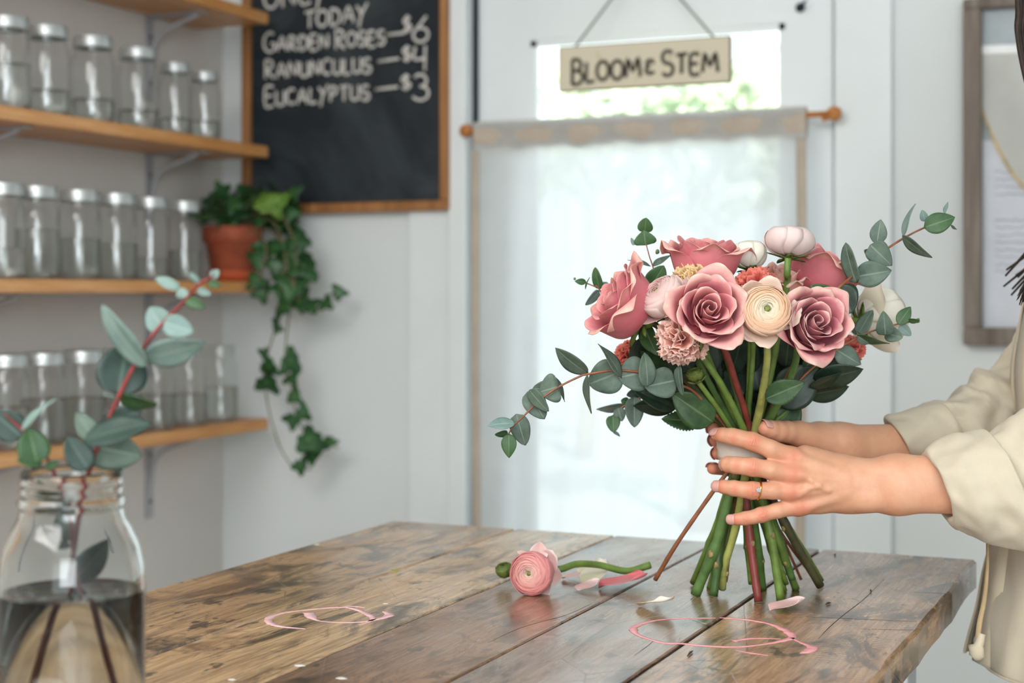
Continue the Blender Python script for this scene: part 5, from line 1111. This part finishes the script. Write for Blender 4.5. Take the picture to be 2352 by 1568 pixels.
# ---- her right hand (behind the stems): thumb on our side, fingers round the back
R_thb = [Q(1880, 1008, 1.786, .0180), Q(1832, 995, 1.765, .0142), Q(1805, 991, 1.748, .0118), Q(1786, 990, 1.738, .0114), Q(1768, 986, 1.729, .0098), Q(1757, 983, 1.724, .0086)]
R_idx = [Q(1815, 996, 1.805, .0115), Q(1765, 990, 1.810, .0102), Q(1715, 986, 1.806, .0095), Q(1672, 985, 1.795, .0085), Q(1640, 986, 1.775, .0075)]
R_mid = [Q(1815, 1030, 1.808, .0115), Q(1760, 1022, 1.812, .0102), Q(1708, 1014, 1.808, .0096), Q(1668, 1010, 1.793, .0086), Q(1643, 1010, 1.766, .0074)]
R_rng = [Q(1818, 1062, 1.806, .0110), Q(1762, 1054, 1.810, .0096), Q(1710, 1046, 1.806, .0090), Q(1672, 1042, 1.792, .0082), Q(1649, 1041, 1.766, .0072)]
R_pky = [Q(1825, 1090, 1.803, .0100), Q(1775, 1086, 1.806, .0086), Q(1720, 1080, 1.802, .0080), Q(1676, 1078, 1.790, .0074), Q(1637, 1076, 1.772, .0066)]
pts = np.array([p for f in (R_idx, R_mid, R_rng, R_pky, R_thb) for p, _ in f]+[W2(2180, 980, 1.87), W2(2180, 1080, 1.87)])
g = SDF(pts.min(0)-.03, pts.max(0)+.032, H_*1.15); D = g.new()
for mc, e0 in ((R_idx[0], (1925, 1012, 1.80)), (R_mid[0], (1930, 1024, 1.805)), (R_rng[0], (1930, 1038, 1.806)), (R_pky[0], (1930, 1050, 1.803))):
    g.cap(D, mc[0], W2(*e0), .0115, .0165, .011)
g.cap(D, W2(1885, 1006, 1.79), W2(1945, 1018, 1.797), .0172, .0165, .014)
for a, b, ra, rb in (((1930, 1014, 1.80), (2180, 1022, 1.868), .0195, .0265), ((1930, 1046, 1.80), (2180, 1050, 1.868), .0185, .0250)):
    g.cap(D, W2(*a), W2(*b), ra, rb, .014)
for f, k in ((R_idx, .0045), (R_mid, .0045), (R_rng, .0045), (R_pky, .0045), (R_thb, .009)):
    T = g.new(); g.chain(T, f, .0035); smin(D, tuple(slice(None) for _ in range(3)), T, k)
tdir = nrm(R_thb[4][0]-R_thb[2][0]); wrinkles(g, D, R_thb[3][0], tdir, nrm(Uv*.75-Fv*.6), .0006)
VR, FR = nets(D, g); VR = smooth_mesh(VR, FR, 2, .45)
# ---- the rest of her body, coarser
bf = nrm(np.array([-.96, -.28, 0])); bl = np.cross(Uv, bf); bo = W2(2545, HY, 1.845); bo[2] = 0; bo = bo-bf*.035
def B(f, l, z): return bo+bf*f+bl*l+Uv*z
Lel, Rel = W2(2470, 1185, 1.675), W2(2440, 1010, 1.95); Lsh, Rsh = B(.0, .165, 1.395), B(.0, -.165, 1.395)
pts = np.array([B(.32, .3, 0), B(-.25, -.3, 1.8), B(-.25, .3, 0), B(.32, -.3, 1.8), Lel, Rel, W2(2150, 1100, 1.7), W2(2150, 1020, 1.86)])
g = SDF(pts.min(0)-.06, pts.max(0)+.06, .0062); D = g.new(); c_ = lambda a, b, ra, rb, k=.04, sq=None: g.cap(D, a, b, ra, rb, k, sq, m=.05)
c_(B(0, -.075, .90), B(0, .075, .90), .108, .108); c_(B(.0, -.05, 1.06), B(0, .05, 1.06), .098, .098); c_(B(.005, -.075, 1.24), B(.005, .075, 1.24), .100, .100); c_(B(0, -.12, 1.37), B(0, .12, 1.37), .062, .062, .05)
c_(B(0, 0, .9), B(0, 0, 1.25), .10, .10); c_(B(.06, .07, 1.25), B(.065, .072, 1.24), .046, .046, .03); c_(B(.06, -.07, 1.25), B(.065, -.072, 1.24), .046, .046, .03)
c_(B(-.02, 0, 1.38), B(-.025, 0, 1.54), .055, .050, .03)
hc = B(.0, 0, 1.655); c_(hc-bf*.02, hc+bf*.02+Uv*.01, .092, .088, .02); c_(hc+bf*.045-Uv*.045, hc+bf*.055-Uv*.085, .058, .040, .03)
c_(hc+bf*.098+Uv*.0, hc+bf*.118-Uv*.028, .010, .0145, .012); c_(hc+bf*.10-Uv*.056-bl*.018, hc+bf*.10-Uv*.056+bl*.018, .010, .010, .006); c_(hc+bf*.096-Uv*.070-bl*.014, hc+bf*.096-Uv*.070+bl*.014, .010, .010, .006)
for s_ in (-1, 1):
    c_(hc+bl*.090*s_-Uv*.010, hc+bl*.094*s_-Uv*.038, .013, .009, .006); c_(hc+bf*.088+bl*.034*s_+Uv*.022, hc+bf*.082+bl*.05*s_+Uv*.022, .010, .009, .010)
    lg = [(B(0, .088*s_, .86), .092), (B(.02, .098*s_, .49), .056), (B(-.015, .10*s_, .30), .054), (B(-.02, .10*s_, .09), .038)]
    for p, q in zip(lg[:-1], lg[1:]): c_(p[0], q[0], p[1], q[1], .03)
    c_(B(-.03, .10*s_, .05), B(.14, .115*s_, .032), .038, .030, .03)
for sh, el, wr in ((Lsh, Lel, W2(2215, 1112, 1.697)), (Rsh, Rel, W2(2160, 1036, 1.862))):
    c_(sh, el, .044, .033, .04); c_(el, wr, .034, .026, .02)
VBd, FBd = nets(D, g); VBd = smooth_mesh(VBd, FBd, 2, .5)
# one mesh: hands and forearms continue inside the sleeves into the arms
def red(V, spots):
    t = np.zeros(len(V))
    for P, r in spots: t = np.maximum(t, np.exp(-(np.linalg.norm(V-P, axis=1)/r)**2))
    return t
sL = [(f[i][0]-Fv*.008, r*s_) for f in (L_idx, L_mid, L_rng, L_pky) for i, r, s_ in ((0, .012, 1), (2, .009, 1), (4, .006, .9), (6, .008, 1))]
sR = [(f[-1][0], .013) for f in (R_idx, R_mid, R_rng, R_pky)]+[(R_thb[-1][0]-Rv*.006, .012), (R_thb[3][0], .008)]
mb = MB(); mb.add((VL, FL.tolist(), red(VL, sL))); mb.add((VR, FR.tolist(), red(VR, sR))); mb.add((VBd, FBd.tolist(), np.zeros(len(VBd))))
m, t, out = newmat('skin'); v = coords(t); at = N(t, 'Attribute', attribute_name='tint').outputs['Fac']
c = ramp(t, noise(t, v, 30, 5, .6), [(.3, s2l(212, 154, 123)), (.7, s2l(225, 173, 141))])
c = mixc(t, mth(t, 'MULTIPLY', at, .75), c, s2l(214, 122, 96))
c = mixc(t, mth(t, 'MULTIPLY', ramp(t, noise(t, v, 95, 2), [(.765, (0, 0, 0)), (.785, (1, 1, 1))]), .6), c, s2l(120, 72, 52))
hb = mth(t, 'ADD', noise(t, v, 700, 2), mth(t, 'MULTIPLY', noise(t, coords(t, (420, 420, 130)), 1, 2), .8))
p = princ(t, c, .44, bump(t, hb, .22, .0006)); p.inputs['Subsurface Weight'].default_value = .22; p.inputs['Subsurface Radius'].default_value = (.012, .004, .002); p.inputs['Subsurface Scale'].default_value = .35
p.inputs['Specular IOR Level'].default_value = .42
t.links.new(p.outputs[0], out.inputs[0]); M['skin'] = m
PE = thing('person', 'florist in a cream linen shirt with rolled sleeves holding the bouquet in both hands', 'person', bo)
body = mk('body', mb.out(), M['skin'], PE)
m, t, out = newmat('nail_varnish'); p = princ(t, s2l(214, 160, 150), .16); p.inputs['Coat Weight'].default_value = .6; p.inputs['Coat Roughness'].default_value = .08; t.links.new(p.outputs[0], out.inputs[0]); M['nail'] = m
def nail(tip, prev, dors, r, ln=.0105, wd=None, back=.0):
    """a curved plate lying on the finger end"""
    tip = np.asarray(tip); ax = nrm(tip-prev); d = nrm(np.asarray(dors)-ax*np.dot(dors, ax)); sd = np.cross(ax, d); wd = wd or r*.80; V = []; T = []; nu, nv = 11, 12
    for j in range(nv):
        v = j/(nv-1); s_ = -ln*.52+ln*v-back; w = math.radians(58)*math.sqrt(max(0, 1-(max(0, abs(v-.5)-.28)/.235)**2)) if True else 1
        for i in range(nu):
            u = -1+2*i/(nu-1); a = u*w; rr = r*1.015+.0006-(.30*max(0, s_)**2/r)
            V.append(tip+ax*(s_+.0015)+d*rr*math.cos(a)+sd*rr*math.sin(a)*1.02); T.append(v)
    return np.array(V), grid_faces(nu, nv), np.array(T)
for f, dors, r, ln in ((L_idx, -Fv*.72+Uv*.68, .0073, .0118), (L_rng, -Fv*.95-Rv*.25+Uv*.15, .0067, .0112), (L_pky, -Fv*.98+Uv*.05, .0059, .0100), (L_mid, -Rv*.9+Fv*.1, .0074, .009),
                   (R_thb, -Fv*.45+Uv*.85+Rv*.1, .0088, .0125), (R_mid, -Rv*.95-Fv*.25, .0078, .0115), (R_rng, -Rv*.95-Fv*.1, .0074, .011), (R_pky, Uv*.7-Rv*.5, .0068, .010), (R_idx, -Rv*.8+Uv*.3, .0078, .010)):
    mk('fingernail', nail(f[-1][0], f[-2][0], dors, r, ln), M['nail'], body, mods=[SOL(.0005)])
# ---- ring
gold, t, out = newmat('yellow_gold'); p = princ(t, s2l(226, 168, 84), .18); p.inputs['Metallic'].default_value = 1; t.links.new(p.outputs[0], out.inputs[0])
rc = W2(1742, 1126, 1.6995); ra_ = nrm(W2(1727, 1126, 1.698)-W2(1773, 1126, 1.700)); e1 = Uv; e2 = np.cross(ra_, e1); a = np.arange(40)*2*math.pi/40
ringo = tag(bpy.data.objects.new('ring', None), 'gold ring with a clear stone on the ring finger of the front hand', 'ring'); COL.objects.link(ringo); ringo.location = rc
tl_ = .22
V, F = loft([np.stack([rc+(e1*math.cos(q)+e2*math.sin(q))*(.0100+.0010*math.cos(b))+ra_*(.0013*math.sin(b)-tl_*.008*math.cos(q)) for q in a]) for b in np.linspace(0, 2*math.pi, 9)])
mk('band', fixn((V, F)), gold, ringo)
sc_ = rc-Fv*.0112+Uv*.0018-ra_*-.0016
dm, t, out = newmat('clear_stone'); p = princ(t, (1, 1, 1), .02); p.inputs['Transmission Weight'].default_value = .5; p.inputs['IOR'].default_value = 2.2; t.links.new(p.outputs[0], out.inputs[0])
V, F = lathe([(.0003, -.0022), (.0026, .0002), (.0027, .0006), (.0016, .0015), (.0003, .0015)], 8); mk('stone', tow((V, F), sc_, -Fv), dm, ringo, smooth=False)
mbp = MB()
for q in range(6):
    b = tow(tube([(.0024*math.cos(q*1.047), .0024*math.sin(q*1.047), -.002), (.0027*math.cos(q*1.047), .0027*math.sin(q*1.047), .0012)], .0004, 6, 2), sc_, -Fv); mbp.add(b)
mk('prongs', mbp.out(), M['zinc'], ringo)
# ------------------------------------------------------------------ clothing
M['shirt'] = clothmat('cream_linen_shirt', (216, 204, 182), .10, 0, 1700, .045, .85, .25)
M['shirt_edge'] = clothmat('linen_hem_band', (206, 192, 168), 0, 0, 1700, .06, .85, .3)
M['seam'] = simple('tan_stitching', (176, 152, 116), .9)
def ring_(top, bot, d, dr, n=40, push=0.0, d2=None):
    a_ = W2(*top, d); b_ = W2(*bot, d2 or d); c = (a_+b_)/2; h = (a_-b_)/2; a = np.arange(n)*2*math.pi/n
    return c+np.outer(np.cos(a), h)-np.outer(np.sin(a), Fv*dr)
def wrink(V, amp, sc, seed, st=(1, 1, 1)):
    c = V.mean(0); n1 = fbm(V*sc*np.array(st)+seed*3.1, 3)
    d = V-c; out_ = np.abs(n1)*1.4-.5; nn = nrmv(d); return V+nn*(amp*out_)[:, None]
def nrmv(d): return d/(np.linalg.norm(d, axis=1)[:, None]+1e-9)
def dense(rings, k):
    R_ = np.array(rings); n = len(R_); S = crom(R_.reshape(n, -1), k); return [s_.reshape(-1, 3) for s_ in S]
def cloth_loft(rings, k, amp, sc, seed, ends=.35):
    D_ = dense(rings, k); n = len(D_); out_ = []
    for i, r in enumerate(D_):
        c = r.mean(0); nn = nrmv(r-c); q = np.abs(fbm(r*sc+seed, 3)); fold = amp*(.75-q*1.2)
        out_.append(r+nn*(fold*(ends if i in (0, n-1) else 1))[:, None])
    return loft(out_)
CL = [SOL(.0022), SUB(1)]
sh = mk('shirt_sleeve', cloth_loft([ring_((2236, 1030), (2300, 1180), 1.690, .030), ring_((2262, 1010), (2342, 1222), 1.690, .036), ring_((2300, 986), (2402, 1256), 1.688, .045), ring_((2360, 952), (2494, 1290), 1.68, .056), ring_((2400, 962), (2590, 1240), 1.678, .062), ring_((2412, 940), (2660, 1075), 1.676, .066), ring_((2468, 805), (2722, 905), 1.676, .068), ring_((2539, 610), (2795, 705), 1.678, .068), ring_((2610, 470), (2815, 540), 1.69, .066), ring_((2690, 410), (2835, 455), 1.705, .056)], 10, .010, 32, 1.3), M['shirt'], PE, mods=CL)
cf = mk('rolled_cuff', cloth_loft([ring_((2142, 1060), (2190, 1178), 1.698, .034), ring_((2130, 1049), (2180, 1190), 1.697, .040), ring_((2134, 1034), (2192, 1206), 1.696, .044), ring_((2170, 1012), (2232, 1226), 1.694, .052), ring_((2215, 998), (2290, 1246), 1.692, .056), ring_((2248, 990), (2350, 1258), 1.690, .062), ring_((2262, 991), (2370, 1258), 1.688, .062), ring_((2264, 1000), (2371, 1246), 1.688, .056), ring_((2256, 1012), (2352, 1220), 1.688, .042)], 9, .0060, 36, 4.2, .3), M['shirt'], PE, mods=CL)
s2 = mk('shirt_sleeve', cloth_loft([ring_((2150, 940), (2215, 1052), 1.872, .040), ring_((2180, 912), (2250, 1050), 1.885, .046), ring_((2215, 900), (2285, 1045), 1.90, .048), ring_((2236, 890), (2310, 1045), 1.91, .050), ring_((2250, 858), (2350, 1050), 1.925, .054), ring_((2290, 840), (2490, 1090), 1.945, .058), ring_((2330, 800), (2580, 960), 1.965, .064), ring_((2375, 690), (2620, 790), 1.985, .066), ring_((2420, 550), (2650, 600), 1.995, .062)], 10, .011, 30, 7.7), M['shirt'], PE, mods=CL)
mk('rolled_cuff', cloth_loft([ring_((2052, 976), (2102, 1058), 1.845, .034), ring_((2038, 966), (2096, 1070), 1.845, .040), ring_((2050, 956), (2112, 1076), 1.848, .044), ring_((2095, 938), (2160, 1078), 1.856, .046), ring_((2140, 926), (2205, 1072), 1.866, .047), ring_((2158, 926), (2220, 1066), 1.870, .045), ring_((2160, 936), (2220, 1056), 1.872, .040)], 9, .0050, 34, 2.2, .3), M['shirt'], PE, mods=CL)
def curve_on(pts, d, r, name, mat_, n=8, flat=1.0): return mk(name, tube([W2(x, y, d) for x, y in pts], r, n, 6, flat=flat), mat_, PE)
curve_on([(2097, 1036), (2130, 1022), (2170, 1004), (2204, 996)], 1.812, .0012, 'cuff_stitching', M['seam'])
# torso shirt, open at the front, made of rings in her own frame
def tor(z, f0, f1, w, n=72, op=.0, sh_=0):
    V = []
    for k in range(n):
        a = op+(2*math.pi-2*op)*k/(n-1); fr_ = math.cos(a); cf_ = (f1+f0)/2; hf = (f1-f0)/2
        V.append(B(cf_+hf*np.sign(fr_)*abs(fr_)**.85, w*np.sign(math.sin(a))*abs(math.sin(a))**.8+sh_, z))
    return np.array(V)
spec = [(1.465, -.065, .050, .085, .35), (1.43, -.085, .070, .150, .14), (1.39, -.110, .095, .185, .07), (1.33, -.122, .118, .198, .05), (1.25, -.125, .138, .200, .035), (1.16, -.122, .144, .194, .03), (1.05, -.124, .156, .194, .03), (.97, -.150, .172, .216, .03), (.905, -.165, .182, .228, .05), (.893, -.166, .183, .228, .05)]
R_ = [tor(z, f0, f1, w_, op=op) for z, f0, f1, w_, op in spec]; S_ = np.array(R_); D_ = crom(S_.reshape(len(S_), -1), 6).reshape(-1, S_.shape[1], 3)
for i in range(len(D_)):
    c = D_[i].mean(0); nn = nrmv(D_[i]-c); st_ = fbm(D_[i]*np.array([34, 34, 7])+2.2, 3); D_[i] += nn*(.007*st_)[:, None]
V = D_.reshape(-1, 3); nR = D_.shape[1]; F = []
for j in range(len(D_)-1):
    for i in range(nR-1): F.append((j*nR+i, j*nR+i+1, (j+1)*nR+i+1, (j+1)*nR+i))
shirt = mk('shirt', (V, F), M['shirt'], PE, mods=[SOL(.0024), SUB(1)])
for side in (0, nR-1):                                                      # button bands down both front edges
    ed = D_[6:, side]; nx_ = D_[6:, side+(6 if side == 0 else -6)]; o_ = bf*.003
    V = np.vstack([ed+o_-nrmv(nx_-ed)*.004, ed*.55+nx_*.45+o_]); k = len(ed)
    mk('button_band', (V, [(i, i+1, k+i+1, k+i) for i in range(k-1)]), M['shirt_edge'], shirt, mods=[SOL(.003)])
he = D_[-4:]; V = np.vstack([r+nrmv(r-r.mean(0))*.0035 for r in he]); F = [(j*nR+i, j*nR+i+1, (j+1)*nR+i+1, (j+1)*nR+i) for j in range(3) for i in range(nR-1)]
mk('hem', (V, F), M['shirt_edge'], shirt, mods=[SOL(.003), SUB(1)])
mk('collar', cloth_loft([np.array([B(-.01+(.062+.01*k)*math.cos(q), (.068+.012*k)*math.sin(q), z+.02*math.cos(q+math.pi)) for q in np.linspace(.5, 2*math.pi-.5, 40)]) for k, z in ((0, 1.465), (.4, 1.485), (1.2, 1.475), (2.2, 1.44))], 4, .002, 20, 3)[0:1]+([(j*40+i, j*40+i+1, (j+1)*40+i+1, (j+1)*40+i) for j in range(12) for i in range(39)],), M['shirt'], shirt, mods=[SOL(.003)])
g = SDF(B(0, 0, .45)-np.array([.3, .3, .42]), B(0, 0, .55)+np.array([.3, .3, .5]), .008); D = g.new(); c_ = lambda a, b, ra, rb, k=.03: g.cap(D, a, b, ra, rb, k, None, m=.05)
c_(B(0, -.075, .90), B(0, .075, .90), .120, .120); c_(B(0, -.06, .97), B(0, .06, .97), .108, .108)
for s_ in (-1, 1):
    for p, q, a, b in (((0, .088, .86), (.02, .098, .49), .105, .072), ((.02, .098, .49), (-.018, .10, .07), .070, .056)): c_(B(p[0], p[1]*s_, p[2]), B(q[0], q[1]*s_, q[2]), a, b)
Vj, Fj = nets(D, g); mk('jeans', (smooth_mesh(Vj, Fj, 2), Fj.tolist()), clothmat('dark_blue_denim', (38, 48, 66), 0, 0, 1200, .12, .85, .3), PE)
for s_ in (-1, 1):
    V, F = ico(B(.05, .108*s_, .03), .055, 3); V = (V-B(.05, .108*s_, .03)); V = B(.05, .108*s_, .0)+np.outer(V@bf*2.5, bf)+np.outer(V@bl*.85, bl)+np.outer(np.clip(V[:, 2]*1.35, -.0, 9)+.0, Uv)
    mk('shoe', (V, F), simple('brown_leather_shoe', (84, 62, 46), .5), PE)
# hair: a cap and long locks falling over the near shoulder
M['hair'] = simple('dark_brown_hair', (44, 31, 25), .55, .25, 90, spec=.3)
mb = MB(); rng = np.random.RandomState(9)
V, F = ico(hc-bf*.022+Uv*.022, .104, 4, (1, 1, 1.02), .03, 2); keep = ((V-hc)@bf < .045) | ((V-hc)[:, 2] > .062); ids = {}; F2 = [f for f in F if all(keep[i] for i in f)]
mb.add((V, F2))
for k in range(150):
    s_ = 1 if rng.rand() < .6 else -1; a0_ = rng.uniform(-.9, .75)
    p0 = hc+bf*(.08*math.sin(a0_)+.0)+bl*s_*.07*math.cos(a0_)*rng.uniform(.3, 1)+Uv*(.085+.02*rng.rand())
    p1 = hc+bf*(.085*math.sin(a0_)+.010)+bl*s_*(.100+.008*rng.rand())+Uv*rng.uniform(-.02, .03)
    p2 = hc+bf*(.06*math.sin(a0_)-.02+rng.uniform(-.01, .03))+bl*s_*(.105+.02*rng.rand())-Uv*.16
    e = rng.rand(); p3 = B(.05+.10*e*rng.rand(), s_*(.06+.10*rng.rand()), 1.36-.05*rng.rand())
    mb.add(tube([p0, p1, p2, p3], [.006, .0075, .006, .0012], 7, 5))
for k in range(46):                                                       # face-framing locks that fall forward and reach into view
    e = rng.rand(); l_ = .045+.05*rng.rand(); dd = 1.785-.25*(l_-.07)
    mb.add(tube([B(.035+.03*rng.rand(), l_*.8, 1.748-.012*rng.rand()), W2(2362+e*20, -40, dd), W2(2337+e*26+rng.uniform(-1, 2), 40, dd), W2(2338+e*26, 95, dd), W2(2354+e*24, 175, dd), W2(2392+e*30, 330, dd-.01), W2(2388+e*26, 560, dd-.02), W2(2362+e*30, 632, dd-.02), W2(2337+e*40+rng.uniform(-3, 6), 690+rng.uniform(-22, 16), dd-.02)], [.0036, .0042, .0030, .0026, .0030, .0040, .0030, .0018, .0004], 7, 6))
mk('hair', mb.out(), M['hair'], PE)
for s_ in (-1, 1):
    ec = hc+bf*.080+bl*.032*s_+Uv*.004
    mk('eye', ico(ec, .0125, 2), simple('eye_white', (230, 226, 220), .3), body); mk('iris', ico(ec+bf*.0085, .0062, 2), simple('brown_iris', (70, 48, 34), .2), body)
# ties and front edge hanging below the sleeve
mk('front_edge', MB().add(tube([W2(2268, 1236, 1.752), W2(2268, 1300, 1.752), W2(2262, 1370, 1.75), W2(2250, 1430, 1.75), W2(2244, 1482, 1.75)], [.002, .0022, .003, .0036, .0035], 9, flat=.7)).out(), M['seam'], PE)
mk('tie_knot', MB().add(tube([W2(2256, 1455, 1.748), W2(2250, 1475, 1.747), W2(2245, 1488, 1.747)], [.004, .005, .006], 8)).add(ico(W2(2243, 1495, 1.747), .0085, 2, (1, .8, 1.1), .2)).out(), M['shirt_edge'], PE)
